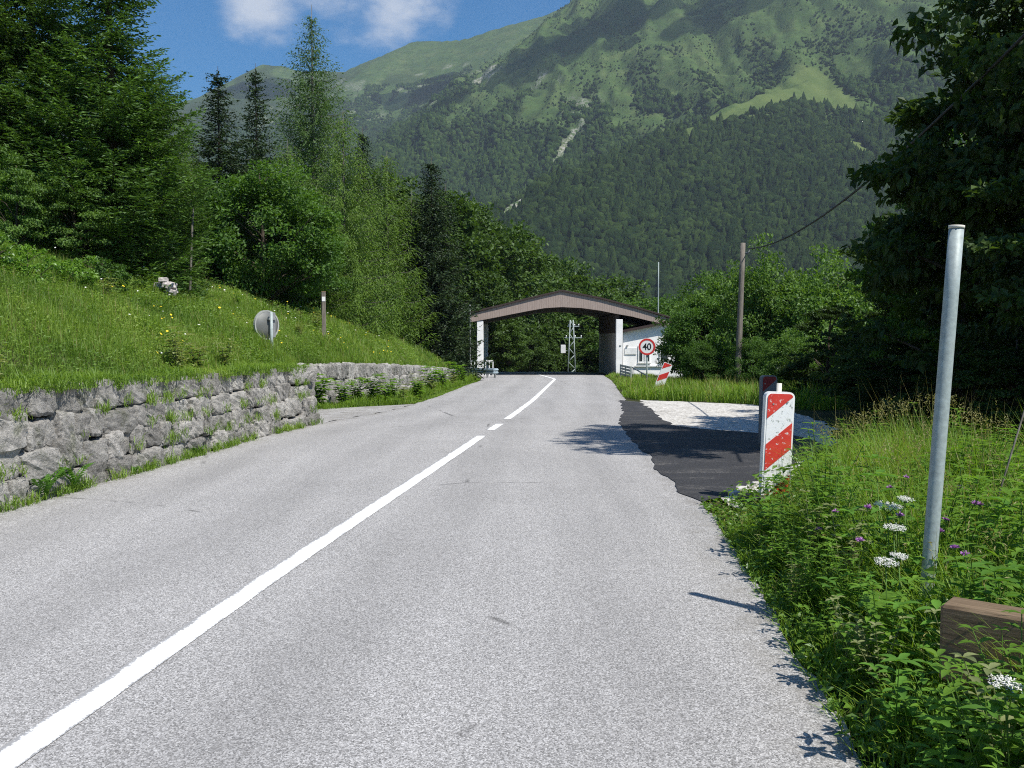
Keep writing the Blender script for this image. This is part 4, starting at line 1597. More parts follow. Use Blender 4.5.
def building_rails():
    # galvanised panel fence at the building corner, then a handrail falling beside the steps
    p0, p1 = at(620.5, 379, 50), at(631, 383, 46)
    p0[2], p1[2] = float(road_z(50)) - .12, float(road_z(46)) - .1
    root = empty('panel_fence', p0, 0, 'grey slatted fence panel at the corner of the white building', 'fence')
    d = p1 - p0
    L_ = np.linalg.norm(d[:2])
    ang = math.atan2(d[1], d[0])
    for i, s in enumerate(np.linspace(0, 1, 3)):
        m = MB()
        q = d * s
        m.box((q[0], q[1], .35), (.07, .07, 1.1), rz=ang)
        m.build('post', M['galv'], root)
    m = MB()
    for k in range(4):
        q = d * .5
        m.box((q[0], q[1], .38 + k * .15), (L_, .03, .11), rz=ang, rx=.0)
    m.build('slat_panel', M['galv'], root)
    q0, q1 = at(632.5, 367.5, 48), at(661, 384, 41)
    g0 = at(632.5, 380, 48)
    root2 = empty('stair_handrail', (q0[0], q0[1], float(road_z(48)) - .2), 0, 'dark handrail sloping down through the grass before the white building', 'handrail')
    rp = np.array(root2.location)
    m = MB()
    m.tube(np.array([q0, q0 * .5 + q1 * .5, q1]) - rp, .035, 8)
    m.build('handrail', M['galvdull'], root2)
    for s in (0.02, .35, .68, .98):
        p = q0 + (q1 - q0) * s - rp
        m = MB()
        m.tube([p + np.array([0, 0, 0]), p - np.array([0, 0, 1.0])], .025, 6)
        m.build('post', M['galvdull'], root2)


building_rails()


# lattice mast with a white box beyond the canopy
def lattice():
    Y = 80.0
    p = at(571.5, 373, Y)
    g = gz(p[0], Y)
    top = at(570.5, 320, Y)[2]
    root = empty('lattice_mast', (p[0], Y, g - .1), 0, 'grey steel lattice mast with crossarms seen through the canopy', 'mast')
    H = top - g + .1
    w0, w1 = .36, .13
    leg = MB()
    for sx in (-1, 1):
        for sy in (-1, 1):
            leg.tube([[sx * w0, sy * w0, 0], [sx * w1, sy * w1, H]], .045, 5)
    n = 9
    for k in range(n):
        z0, z1 = H * k / n, H * (k + 1) / n
        a, c = w0 + (w1 - w0) * k / n, w0 + (w1 - w0) * (k + 1) / n
        for (ux, uy) in ((1, 0), (0, 1)):
            for s in (-1, 1):
                f = lambda w, t: np.array([ux * w * t + uy * w * s, uy * w * t + ux * w * s, 0])
                t = 1 if k % 2 else -1
                leg.tube([f(a, -t) + [0, 0, z0], f(c, t) + [0, 0, z1]], .03, 4)
    leg.build('lattice_frame', M['galv'], root)
    for hz_, ln in ((H * .72, 1.5), (H * .9, 1.0)):
        m = MB()
        m.box((.15, 0, hz_), (ln, .08, .08))
        m.build('crossarm', M['galv'], root)
        for sx in (-.4, 0.1, .45):
            m = MB()
            m.tube([[.15 + sx * ln, 0, hz_ + .04], [.15 + sx * ln, 0, hz_ + .2]], .05, 8)
            m.build('insulator', M['offwhite'], root)
    # white cabinet hung on the left
    q = at(563, 349, Y) - np.array(root.location)
    m = MB()
    m.box((q[0], -.1, q[2]), (.42, .3, .72), bevel=.02)
    cb_ = m.build('cabinet', M['offwhite'], root)
    m = MB()
    m.box(((q[0] - .3) / 2, -.1, q[2] - .15), (abs(q[0]) - .35, .05, .05))
    m.build('bracket', M['galv'], cb_)


lattice()


# ------------------------------------------------------------------ signs and boards
def text_mesh(s, size, name, m_, parent, loc, rx=PI / 2, bold=.0, sx=1.0):
    cu = bpy.data.curves.new('t', 'FONT')
    cu.body = s
    cu.size = size
    cu.align_x = 'CENTER'
    cu.align_y = 'CENTER'
    cu.extrude = .003
    cu.offset = bold
    o = bpy.data.objects.new('t', cu)
    COL.objects.link(o)
    dg = bpy.context.evaluated_depsgraph_get()
    me = bpy.data.meshes.new_from_object(o.evaluated_get(dg))
    bpy.data.objects.remove(o)
    me.materials.clear()
    me.materials.append(m_)
    k = bpy.data.objects.new(name, me)
    COL.objects.link(k)
    k.parent = parent
    k.location = loc
    k.rotation_euler = (rx, 0, 0)
    k.scale = (sx, 1, 1)
    return k


def disc(b, c, r, th, n=40, mi=0, r_in=0):
    a = np.linspace(0, 2 * PI, n, endpoint=False)
    if r_in <= 0:
        b.prism([(math.cos(q) * r, math.sin(q) * r) for q in a], lambda p, s: (c[0] + p[0], c[1] + s * th, c[2] + p[1]))
    else:
        o = [(math.cos(q), math.sin(q)) for q in a]
        V = []
        for rr, yy in ((r, 0), (r, th), (r_in, th), (r_in, 0)):
            V += [[c[0] + x * rr, c[1] + yy, c[2] + z * rr] for x, z in o]
        f = []
        for k in range(4):
            for i in range(n):
                j = (i + 1) % n
                k2 = (k + 1) % 4
                f.append([k * n + i, k * n + j, k2 * n + j, k2 * n + i])
        b.add(V, f)


def speed_sign():
    Y = 36.0
    p = at(647, 346.8, Y)
    X = p[0]
    g = gz(X, Y)
    root = empty('speed_sign', (X, Y, g), R(-8), 'round white sign reading 40 with a red border on a grey post', 'road sign')
    zc = p[2] - g
    m = MB()
    m.tube([[0, .06, -.3], [0, .06, zc + .2]], .03, 10)
    m.build('post', M['galv'], root)
    m = MB()
    disc(m, (0, 0, zc), .325, .02)
    pl = m.build('sign_plate', M['signwhite'], root)
    m = MB()
    disc(m, (0, -.006, zc), .322, .008, r_in=.25)
    m.build('red_border', M['red'], pl)
    text_mesh('40', .36, 'number', M['black'], pl, (0, -.004, zc - .005), bold=.006, sx=.92)
    m = MB()
    disc(m, (0, .024, zc), .325, .006)
    m.build('back_plate', M['signback'], pl)
    for dz in (-.14, .14):
        m = MB()
        m.box((0, .045, zc + dz), (.3, .03, .035))
        m.build('clamp', M['galvdull'], pl)


speed_sign()


def mirror_back():
    Y = float(hit(266.5, 347)[1])
    Y = max(Y, 17.0)
    p = at(268.5, 325, Y)
    X = p[0]
    g = gz(X, Y)
    print('mirror', Y, g, XL(Y) - X)
    root = empty('traffic_mirror', (X, Y, g), R(52), 'round traffic mirror seen from its grey back on a steel post on the bank', 'traffic mirror')
    zc = p[2] - g
    m = MB()
    m.tube([[-.0, -.09, -.4], [-.0, -.09, zc + .25]], .03, 10)
    m.build('post', M['galv'], root)
    # shallow dish: back of the mirror towards the camera
    n = 36
    a = np.linspace(0, 2 * PI, n, endpoint=False)
    rows = []
    for rr, yy in ((.02, -.02), (.12, -.012), (.2, .01), (.262, .05)):
        rows.append(np.stack([np.cos(a) * rr, np.full(n, yy), np.sin(a) * rr + zc], 1))
    m = MB()
    V = np.concatenate(rows)
    f = []
    for k in range(3):
        for i in range(n):
            j = (i + 1) % n
            f.append([k * n + i, k * n + j, (k + 1) * n + j, (k + 1) * n + i])
    m.add(V, f, smooth=True)
    m.add(rows[0], np.arange(n)[::-1])
    m.build('mirror_housing', M['signback'], root)
    m = MB()
    disc(m, (0, .04, zc), .285, .05, r_in=.258)
    m.build('rim', M['rim'], root)
    m = MB()
    disc(m, (0, .066, zc), .257, .008)
    m.build('mirror_glass', plain('mirror_glass', (.8, .8, .8), .05, .5, 1.0), root)
    m = MB()
    m.box((.1, -.035, zc), (.07, .03, .48), bevel=.01)
    m.build('bracket', M['galvdull'], root)
    m = MB()
    m.box((.03, -.06, zc + .12), (.16, .06, .04))
    m.build('clamp', M['galvdull'], root)


mirror_back()


def marker_post():
    Y = float(hit(324, 342)[1])
    print('post', Y)
    p = at(324, 341, Y)
    t = at(324.5, 292, Y)
    X = p[0]
    g = gz(X, Y)
    root = empty('wooden_post', (X, Y, g), R(12), 'weathered wooden post with a small white plate standing in the meadow', 'post')
    H = t[2] - g
    m = MB()
    m.box((0, 0, H / 2 - .2), (.12, .1, H + .4), bevel=.012)
    m.build('post', M['greywood'], root)
    m = MB()
    m.box((.0, -.056, H - .2), (.095, .012, .13))
    m.build('white_plate', M['signwhite'], root)
    m = MB()
    m.box((0, 0, H + .006), (.13, .11, .03), bevel=.01)
    m.build('cap', M['timber'], root)


marker_post()


def warning_board(name, X, Y, z0, w, h, rz, tilt, label, red, white, frame, base=True, back=None, flip=False, post=True):
    """rounded plastic board with slanting stripes on both faces' front, on a foot"""
    root = empty(name, (X, Y, z0), rz, label, 'warning board')
    root.rotation_euler = (0, tilt, rz)
    rr = .055

    def outline(w, h, r, taper=.0):
        pts = []
        for cx, cz, a0 in ((w / 2 - r, h - r, 0), (-w / 2 + r, h - r, 90), (-w / 2 + r, r, 180), (w / 2 - r, r, 270)):
            for k in range(7):
                a = R(a0 + k * 15)
                pts.append((cx + r * math.cos(a), cz + r * math.sin(a)))
        return pts
    m = MB()
    m.prism(outline(w, h, rr), lambda p, s: (p[0], s * .075, p[1] + .05))
    m.build('board', frame, root)
    # stripes clipped to the inner face
    iw, ih, ir = w - .035, h - .035, .04
    poly = outline(iw, ih, ir)
    z_off = .05 + .0175

    def clip(poly, a, b_, c):
        out = []
        for i in range(len(poly)):
            p, q = poly[i], poly[(i + 1) % len(poly)]
            dp, dq = a * p[0] + b_ * p[1] - c, a * q[0] + b_ * q[1] - c
            if dp >= 0:
                out.append(p)
            if dp * dq < 0:
                t = dp / (dp - dq)
                out.append((p[0] + (q[0] - p[0]) * t, p[1] + (q[1] - p[1]) * t))
        return out
    fm = MB()
    fm.prism(poly, lambda p, s: (p[0], -.004 + s * .003, p[1] + z_off))
    face = fm.build('white_sheeting', white, root)
    sl = .85
    def band(lo, hi):
        p = clip(poly, -abs(sl) * (1 if not flip else -1), 1, lo)
        if len(p) > 2:
            p = clip(p, abs(sl) * (1 if not flip else -1), -1, -hi)
        if len(p) > 2:
            b2 = MB()
            b2.prism(p, lambda q, s: (q[0], -.008 + s * .003, q[1] + z_off))
            b2.build('red_stripe', red, face)
    k_ = ih / 1.035
    for h1, l1 in ((ih + 9, ih - .135 * k_), (ih - .39 * k_, ih - .645 * k_), (ih - .9 * k_, ih - 1.155 * k_)):
        band(l1, h1)
    # fixing screws
    for sx, sz in ((-.07, ih - .1), (.07, ih - .08)):
        b2 = MB()
        disc(b2, (sx, -.012, sz + z_off), .009, .01, 10)
        b2.build('screw', M['galvdull'], face)
    if back is not None:
        m = MB()
        m.prism(outline(w - .02, h - .02, .05), lambda p, s: (p[0], .0755 + s * .012, p[1] + .06))
        m.build('back_panel', back, root)
    if post:
        m = MB()
        m.tube([[.03, .12, -.05], [.03, .12, h + .13]], .025, 10)
        m.build('post', M['tubecap'], root)
    if base:
        m = MB()
        m.box((0.0, .04, .05), (.62, .36, .11), bevel=.03)
        m.build('rubber_foot', M['black'], root)
    return root


navy = plain('dark_blue_plastic', (.03, .035, .09), .5, .4)
b = NB('scratched_sign_red')
n = b.noise(26, 4, .7)
M['redworn'] = b.bsdf(b.mix(b.step(n, .6, .66), b.ramp(b.noise(4, 3), [(.3, (.5, .03, .025)), (.7, (.66, .06, .04))]), (.7, .66, .62)), .4, .4)
b = NB('scratched_sign_white')
M['whiteworn'] = b.bsdf(b.mix(b.step(b.noise(22, 5, .75), .55, .63), (.78, .78, .77), (.34, .36, .33)), .4, .4)
p = pick(775, 503)
warning_board('warning_board', p[0], p[1], -.03, .29, 1.06, R(6), R(2.2), 'front red and white striped warning board with rounded corners at the layby edge', M['redworn'], M['whiteworn'], M['signwhite'], back=navy)
Y2 = 13.2
warning_board('warning_board', X_at(769.5, Y2), Y2, float(road_z(Y2)) - .0, .235, 1.02, R(10), R(.5), 'warning board with red and white stripes coloured dark for shade standing behind the front one', M['shadedred'], M['shadedwhite'], M['shadedwhite'], back=navy, post=False, base=False)
Y3 = 33.0
warning_board('warning_board', X_at(657.5, Y3), Y3, float(road_z(Y3)) + .02, .32, 1.0, R(-4), R(22), 'small red and white warning board leaning over in the grass near the building', M['red'], M['signwhite'], M['signwhite'], back=navy, base=False, post=False)

# steel pole, timber beam, guy wire
Yp = 4.7
q0, q1 = at(927.5, 585, Yp), at(956.5, 228, Yp)
d = q1 - q0
q0 = q1 - d * 1.33
root = empty('steel_pole', q0, 0, 'tilted bare galvanised steel pole standing in the verge weeds', 'pole')
m = MB()
k = np.linspace(0, 1, 8)[:, None]
m.tube((q1 - q0) * k, .036, 20)
m.build('tube', M['galv'], root)
m = MB()
dn = unit(q1 - q0)
m.tube([(q1 - q0) - dn * .004, (q1 - q0) + dn * .012], .0385, 20)
m.build('cap', M['tubecap'], root)

bz_ = float(ground_z(2.2, 3.5))
b0 = np.array([1.65, 3.54, .575])
root = empty('timber_barrier', (b0[0], b0[1], gz(b0[0], b0[1])), R(-40), 'brown weathered timber barrier beam half buried in the verge weeds', 'barrier')
m = MB()
zt = b0[2] - root.location[2]
m.box((1.6, .08, zt - .15), (3.2, .16, .30), bevel=.012)
m.build('beam', M['timber'], root)
for xx in (.35, 1.9, 3.0):
    m = MB()
    m.box((xx, .25, zt / 2 - .2), (.16, .16, zt + .3), bevel=.01)
    m.build('post', M['timber'], root)

b = MB()
q0, q1 = at(975, 560, 6.2), at(1040, 360, 6.2)
q0[2] = gz(q0[0], 6.2)
b.tube([[0, 0, 0], list((q1 - q0) * .5), list((q1 - q0) * 1.2)], .006, 6)
tag(b.build('stay_rod', M['greywood'], loc=q0), 'thin pale rod slanting up from the weeds at the right edge', 'rod')

# wooden utility pole and its cable
Yu = 32.0
q0, q1 = at(737.5, 384, Yu), at(743, 243, Yu)
q0 = q0 - (q1 - q0) * .12
root = empty('utility_pole', q0, 0, 'weathered grey wooden utility pole rising from the bushes behind the layby', 'utility pole')
m = MB()
k = np.linspace(0, 1, 6)[:, None]
m.tube((q1 - q0) * k, np.linspace(.115, .085, 6), 12)
m.build('shaft', M['greywood'], root)
m = MB()
tt = (q1 - q0)
m.tube([tt + [.06, -.05, -.35], tt + [.2, -.05, -.3], tt + [.2, -.05, -.18]], .02, 6)
m.build('hook', M['galvdull'], root)
a, c = q1 + np.array([.2, -.05, -.2]), at(1050, 10, 9.5)
s = np.linspace(0, 1, 40)[:, None]
cab = a + (c - a) * s
cab[:, 2] -= .55 * 4 * (s[:, 0] * (1 - s[:, 0]))
b = MB()
b.tube(cab - a, .02, 6)
tag(b.build('overhead_cable', M['wire'], loc=a), 'black overhead cable sagging from the wooden pole up to the right trees', 'cable')

# thin bare pole and stone cairn at the back of the meadow
Yq = 20.5
print('bare pole', Yq)
q0, q1 = at(186, 285, Yq), at(193, 205, Yq)
q0[2] = gz(q0[0], Yq) - .1
pole_thing('bare_pole', q0, q1, .03, .022, M['barkgrey'], 'thin pale bare pole standing before the bushy dark trees on the bank', 'pole')
mb = MB()
rr = np.random.default_rng(5)
Yc = 17.5
X0 = X_at(166, Yc)
hc = gz(X0, Yc)
print('cairn', hc)
for i in range(16):
    s = rr.uniform(.07, .17)
    lay = i // 7
    p = np.array([rr.uniform(-.3, .3) * (1 - lay * .3), rr.uniform(-.2, .2), .08 + lay * .2 + rr.uniform(0, .05)])
    v = rot(ST_V * np.array([s * 1.2, s, s * .7]), rr.uniform(-.4, .4), rr.uniform(-.4, .4), rr.uniform(0, 3))
    mb.add(v + p, ST_F)
o = mb.build('stone_cairn', plain('pale_stone', (.42, .38, .36), .9, .1, var=.6, scale=14), loc=(X0, Yc, gz(X0, Yc) + .1))
o.scale = (.6, .6, .5)
tag(o, 'small heap of white and reddish stones beneath the spruce on the bank', 'stones')


# ------------------------------------------------------------------ grass and weeds
def blades(P, h, w, lean, seed, curve=.5):
    r = np.random.default_rng(seed)
    n = len(P)
    a = r.uniform(0, 2 * PI, n)
    D = np.stack([np.cos(a), np.sin(a), np.zeros(n)], 1)
    S = np.stack([-np.sin(a + r.uniform(-1, 1, n)), np.cos(a), np.zeros(n)], 1)
    S = unit(S)
    l = lean * r.uniform(.2, 1.2, n)
    h = h * r.uniform(.55, 1.25, n)
    up = np.array([[0, 0, 1.0]])
    p1 = P + up * (h * .55)[:, None] + D * (l * h * .28)[:, None]
    p2 = P + up * (h * (1 - .25 * l))[:, None] + D * (l * h * .95)[:, None]
    w = np.broadcast_to(w, (n,))[:, None] * .5
    V = np.stack([P - S * w, P + S * w, p1 + S * w * .8, p1 - S * w * .8, p2], 1)
    i = np.arange(n)[:, None] * 5
    return V.reshape(-1, 3), i + np.array([[0, 1, 2, 3]]), i + np.array([[3, 2, 4]])


def add_blades(b, P, h, w, lean, seed, mi=0):
    v, q, t = blades(P, h, w, lean, seed)
    b.add(v, q, mi)
    n0 = b.n - len(v)
    b.Q.append((t.astype(np.int32) + n0, mi, False))


def meadow():
    r = np.random.default_rng(21)
    b = MB()
    for (y0, y1, smax_, n, h, w) in ((4.5, 14, 9, 170000, .2, .007), (14, 26, 12, 230000, .24, .010), (26, 40, 15, 140000, .3, .018), (40, 60, 16, 60000, .4, .03)):
        Y = r.uniform(y0, y1, n)
        s = r.uniform(0, 1, n) ** 1.15 * smax_ + wall_setback(Y) + .25
        X = XL(Y) - s
        Z = ground_z(X, Y)
        cl = fbm(X * 2.2, Y * 2.2, 3, 3)
        hh = h * (.35 + 1.25 * fbm(X * 1.1, Y * 1.1, 5, 4)) * np.where(s - wall_setback(Y) < .7, .8, 1)
        P = np.stack([X, Y, Z - .02], 1)
        k = r.random(n) < .035
        add_blades(b, P[~k], hh[~k], w, .55, 5 + int(y0))
        add_blades(b, P[k], hh[k] * 1.35, w * .7, .4, 6 + int(y0), 1)
    for (y0, y1, smax_, n, z0, ln0) in ((4.5, 14, 9, 60000, .16, .035), (14, 26, 12, 80000, .2, .045), (26, 48, 15, 50000, .28, .07)):
        Y = r.uniform(y0, y1, n)
        s = r.uniform(0, 1, n) ** 1.1 * smax_ + wall_setback(Y) + .3
        X = XL(Y) - s
        cl = fbm(X * .9, Y * .9, 8, 3)
        ok = r.random(n) < sstep(.3, .65, cl)
        X, Y = X[ok], Y[ok]
        n = len(X)
        P = np.stack([X, Y, ground_z(X, Y) + z0 * r.uniform(.3, 1.25, n)], 1)
        ln = ln0 * r.uniform(.6, 1.4, n)
        v, f = leaf_quads(P, unit(r.normal(size=(n, 3)) * np.array([1, 1, .3])), unit(np.array([[.2, -.3, 1.0]]) + r.normal(size=(n, 3)) * .35), ln, ln * .55)
        b.add(v, f)
    tag(b.build('meadow_grass', [M['meadow'], M['straw']]), 'long green meadow grass covering the bank above the stone walls', 'grass', kind='stuff')
    # strip of grass and herbs at the foot of the second wall, and around the canopy's left foot
    b = MB()
    n = 34000
    Y = r.uniform(21.8, 52, n)
    s = r.uniform(0, 1, n) * (wall_setback(Y) - .05) + .0
    s = np.where(r.random(n) < .25, s + .4, s)
    ok = s > np.interp(Y, [21.6, 24.6, 25.6], [1.9, .5, 0])
    Y, s = Y[ok], s[ok]
    X = XL(Y) - s
    P = np.stack([X, Y, road_z(Y) - .05], 1)
    add_blades(b, P, np.where(s < .25, .1, .33) * (.1 + 1.5 * fbm(X * 1.6, Y * 1.6, 9, 3)), .016, .8, 99)
    tag(b.build('roadside_grass', [M['verge']]), 'strip of tall grass and weeds at the foot of the second wall', 'grass', kind='stuff')
    # flowers in the meadow
    f = MB()
    n = 900
    Y = r.uniform(9, 34, n)
    s = r.uniform(.4, 9, n) + wall_setback(Y)
    X = XL(Y) - s
    k = fbm(X * .6, Y * .6, 77, 2) > .5
    X, Y = X[k], Y[k]
    Z = ground_z(X, Y) + r.uniform(.2, .42, len(X))
    for x, y, z in zip(X, Y, Z):
        rr_ = r.uniform(.012, .026)
        a = np.linspace(0, 2 * PI, 7)[:-1]
        nn = unit(np.array([[r.normal() * .4 + .3, r.normal() * .4 - .4, 1.0]]))[0]
        u = unit(np.cross(nn, [1.0, 0, 0])[None])[0]
        w = np.cross(nn, u)
        f.add(np.array([x, y, z]) + rr_ * (np.cos(a)[:, None] * u + np.sin(a)[:, None] * w), np.arange(6), 0 if r.random() < .45 else 1)
    tag(f.build('meadow_flowers', [M['yellow'], M['petal']]), 'scattered small yellow and white flowers in the bank meadow', 'flowers', kind='stuff')


meadow()


def far_verges():
    r = np.random.default_rng(31)
    b = MB()
    n = 46000
    Y = r.uniform(22.5, 56, n)
    s = r.uniform(0, 1, n) * 5.5
    X = XR(Y) + s
    # keep off the layby
    px, py = project(np.stack([X, Y, road_z(Y)], 1))
    ok = (py < np.interp(px, [600, 625, 700, 760, 800, 850], [399, 399, 401, 405, 413, 428]))
    ok &= (s > .15 + .2 * np.sin(Y))
    X, Y, s, px = X[ok], Y[ok], s[ok], px[ok]
    P = np.stack([X, Y, ground_z(X, Y) - .03], 1)
    hh = (.1 + .95 * fbm(X * 1.3, Y * 1.3, 4, 4)) * sstep(0, .8, s + .35) * np.interp(Y, [24, 30, 38, 46], [.95, .7, .7, .4]) * np.where((np.abs(Y - 32.3) < 1.6) & (px < 668), .3, 1)
    add_blades(b, P, hh, .022, .7, 7)
    k = r.random(len(P)) < .08
    add_blades(b, P[k], hh[k] * 1.3, .016, .4, 8, 1)
    tag(b.build('layby_grass', [M['verge'], M['straw']]), 'tall grass between the layby and the white building', 'grass', kind='stuff')


far_verges()

def verge_edge_x(Y):
    """left limit of the near right verge"""
    return np.interp(Y, [0, 3.3, 4.5, 6, 8.7, 9.3, 10.5, 12, 14.5], [.98, 1.36, 1.34, 1.3, 1.9 - .52, 2.35, 3.0, 3.9, 5.2])


VXR = lambda Y: np.maximum(XR(Y) + .02, np.interp(Y, [0, 8.4, 8.9, 9.2, 10, 11.5, 14], [-9, -9, 2.0, 2.45, 2.95, 3.7, 5.0]))


def near_verge():
    r = np.random.default_rng(41)
    b = MB()
    n = 130000
    Y = r.uniform(1.2, 13, n)
    X = VXR(Y) + r.uniform(-.008, 1, n) * 6.0
    ok = Y < np.interp(X, [2.4, 3.3, 4.2, 8], [14, 10.3, 9.0, 8.3]) + .5 * np.sin(X * 5)
    X, Y = X[ok], Y[ok]
    n = len(X)
    s = X - VXR(Y)
    Z = ground_z(X, Y)
    cl = fbm(X * 1.4, Y * 1.4, 13, 3)
    hh = (.16 + .74 * sstep(-.1, .9, s)) * (.5 + .9 * cl) * np.interp(Y, [0, 4, 7, 10], [.65, .7, .85, 1.0]) * np.where((Y > 7.6) & (Y < 10.5) & (s < .95), .28, 1)
    P = np.stack([X, Y, Z - .03], 1)
    k = r.random(n) < np.where(s > .5, .03, .008) * np.interp(Y, [3, 7], [.4, 1.3])
    add_blades(b, P[~k], hh[~k], .009, .8, 15)
    add_blades(b, P[k], hh[k] * 1.35, .005, .35, 16, 1)
    # ears on the tall straw stems
    Pk = P[k] + np.stack([0 * hh[k], 0 * hh[k], hh[k] * 1.1], 1)
    for j in range(5):
        D_ = unit(r.normal(size=(len(Pk), 3)) * .6 + np.array([[0, 0, .6]]))
        v, f = leaf_quads(Pk + np.array([0, 0, .022 * j]), D_, r.normal(size=(len(Pk), 3)), np.full(len(Pk), .03), np.full(len(Pk), .008))
        b.add(v, f, 1)
    tag(b.build('verge_grass', [M['verge'], M['straw']]), 'tall seeding grass filling the near right verge', 'grass', kind='stuff')
    # low leafy ground cover
    n = 24000
    b = MB()
    Y = r.uniform(1.2, 13, n)
    X = VXR(Y) - .04 + r.uniform(0, 1, n) ** 1.4 * 4.5
    s = X - VXR(Y)
    top = .1 + .42 * sstep(-.05, .7, s) * (.4 + fbm(X * 2, Y * 2, 14, 3))
    Z = ground_z(X, Y) + r.uniform(.05, 1, n) ** .7 * top
    D_ = unit(np.stack([r.normal(size=n), r.normal(size=n), r.normal(size=n) * .3 - .1], 1))
    N_ = unit(np.array([[0, 0, 1.0]]) + r.normal(size=(n, 3)) * .4)
    ln = r.uniform(.03, .085, n) * np.interp(s, [0, .6], [.8, 1.1])
    v, f = leaf_quads(np.stack([X, Y, Z], 1), D_, N_, ln, ln * .5)
    b.add(v, f)
    tag(b.build('verge_ground_cover', [M['herb']]), 'leafy low ground cover along the right road edge', 'ground cover', kind='stuff')


near_verge()


def herb(seed, h, npair, leaf, m_, splay=.6, w=.42, stems=3):
    """a leafy weed: a few arching stems with paired, folded leaves of several faces"""
    r = np.random.default_rng(seed)
    sb, lb = MB(), MB()
    for st in range(stems):
        a = r.uniform(0, 2 * PI)
        hh = h * r.uniform(.7, 1.1)
        k = np.linspace(0, 1, 7)
        ln = r.uniform(.15, .45) * hh
        pts = np.stack([np.cos(a) * ln * k ** 1.6, np.sin(a) * ln * k ** 1.6, hh * k - .08 * (k == 0)], 1)
        sb.tube(pts, np.linspace(.005, .002, 7), 5, caps=False)
        for i in range(npair):
            t = .2 + .8 * i / max(1, npair - 1)
            p = np.array([np.interp(t, k, pts[:, j]) for j in range(3)])
            for sd in range(2 if i < npair - 1 else 4):
                b_ = i * 1.57 + sd * (PI if i < npair - 1 else PI / 2) + r.uniform(-.4, .4) + st
                L_ = leaf * r.uniform(.7, 1.2) * (1.1 - .5 * abs(t - .5))
                d = np.array([math.cos(b_), math.sin(b_), r.uniform(.1, .5)])
                d /= np.linalg.norm(d)
                s = np.array([-math.sin(b_), math.cos(b_), 0])
                nn = np.cross(d, s)
                nn = nn if nn[2] > 0 else -nn
                rows = []
                for q, ww in ((0, .05), (.25, .8), (.5, 1), (.75, .68), (1.0, .03)):
                    c = p + d * L_ * q - np.array([0, 0, 1]) * L_ * .42 * q ** 2 * splay
                    hw = L_ * w * .5 * ww
                    rows += [c - s * hw + nn * hw * .35, c, c + s * hw + nn * hw * .35]
                f = []
                for j in range(4):
                    f += [[j * 3, j * 3 + 1, j * 3 + 4, j * 3 + 3], [j * 3 + 1, j * 3 + 2, j * 3 + 5, j * 3 + 4]]
                lb.add(rows, f, smooth=True)
    return sb.mesh('stem', m_), lb.mesh('leaves', m_)


HERBS = [herb(1, .5, 8, .1, M['herb'], stems=6), herb(2, .66, 10, .085, M['herb'], stems=6, w=.36), herb(3, .38, 4, .15, M['herb'], stems=3, w=.55), herb(4, .78, 12, .075, M['herb'], stems=6, w=.3), herb(5, .55, 9, .07, M['greyherb'], stems=6, w=.45), herb(6, .6, 7, .12, M['fern'], stems=4, w=.4)]


def put_herb(X, Y, k, s, rz, name, label, cat, group=None, dz=0, meshes=None):
    root = empty(name, (X, Y, gz(X, Y) + dz), rz, label, cat, group)
    root.scale = (s, s, s)
    for nm, me in zip(('stem', 'leaves'), meshes or HERBS[k]):
        o = bpy.data.objects.new(nm, me)
        COL.objects.link(o)
        o.parent = root
    return root


r = np.random.default_rng(52)
for i in range(230):
    Y = 2.3 + 7.4 * r.random() ** 1.15
    X = float(VXR(Y)) + .08 + r.random() ** 1.4 * (1.6 if Y < 5.5 else 2.6)
    s = r.uniform(.65, 1.35) * (.5 + .45 * min(1, (X - float(VXR(Y))) / .45))
    if Y > 7.0 and X < float(VXR(Y)) + .8:
        continue
    if 1.5 < X < 4 and 3.0 < Y < 3.62 and X > 1.75:
        continue
    put_herb(X, Y, (0, 1, 3, 5, 2, 1, 4, 3)[i % 8], s, r.uniform(0, 6), 'leafy_weed', 'leafy green weed growing in the right verge beside the road edge', 'weed', 'leafy weeds of the right verge')


for i, (px, Y, sc_) in enumerate([(1010, 6.2, .85), (985, 7.2, .95), (1030, 6.9, 1.0), (958, 7.6, .85), (1040, 5.4, .85), (1005, 8.0, 1.0), (975, 5.6, .7)]):
    put_herb(X_at(px, Y), Y, 0, sc_, i * 1.3, 'broad_leafy_weed', 'tall broad-leaved weed behind the timber beam at the right edge', 'weed', 'broad-leaved weeds at the right edge', meshes=herb(60 + i, .75, 8, .17, M['herb'], stems=6, w=.36))

# white umbel flowers and purple knapweed
def umbel_mesh(seed, rad, n):
    r = np.random.default_rng(seed)
    b = MB()
    for i in range(n):
        a, q = r.uniform(0, 2 * PI), math.sqrt(r.random())
        c = np.array([math.cos(a) * q * rad, math.sin(a) * q * rad, rad * .1 * (1 - q * q) + r.uniform(-.004, .004)])
        for j in range(6):
            e_ = c + r.normal(size=3) * .0045
            aa = np.linspace(0, 2 * PI, 6)[:-1] + j
            b.add(e_ + .0034 * np.stack([np.cos(aa), np.sin(aa), .3 * np.sin(aa * 2)], 1), np.arange(5))
        
    return b.mesh('flower_head', M['petal'])


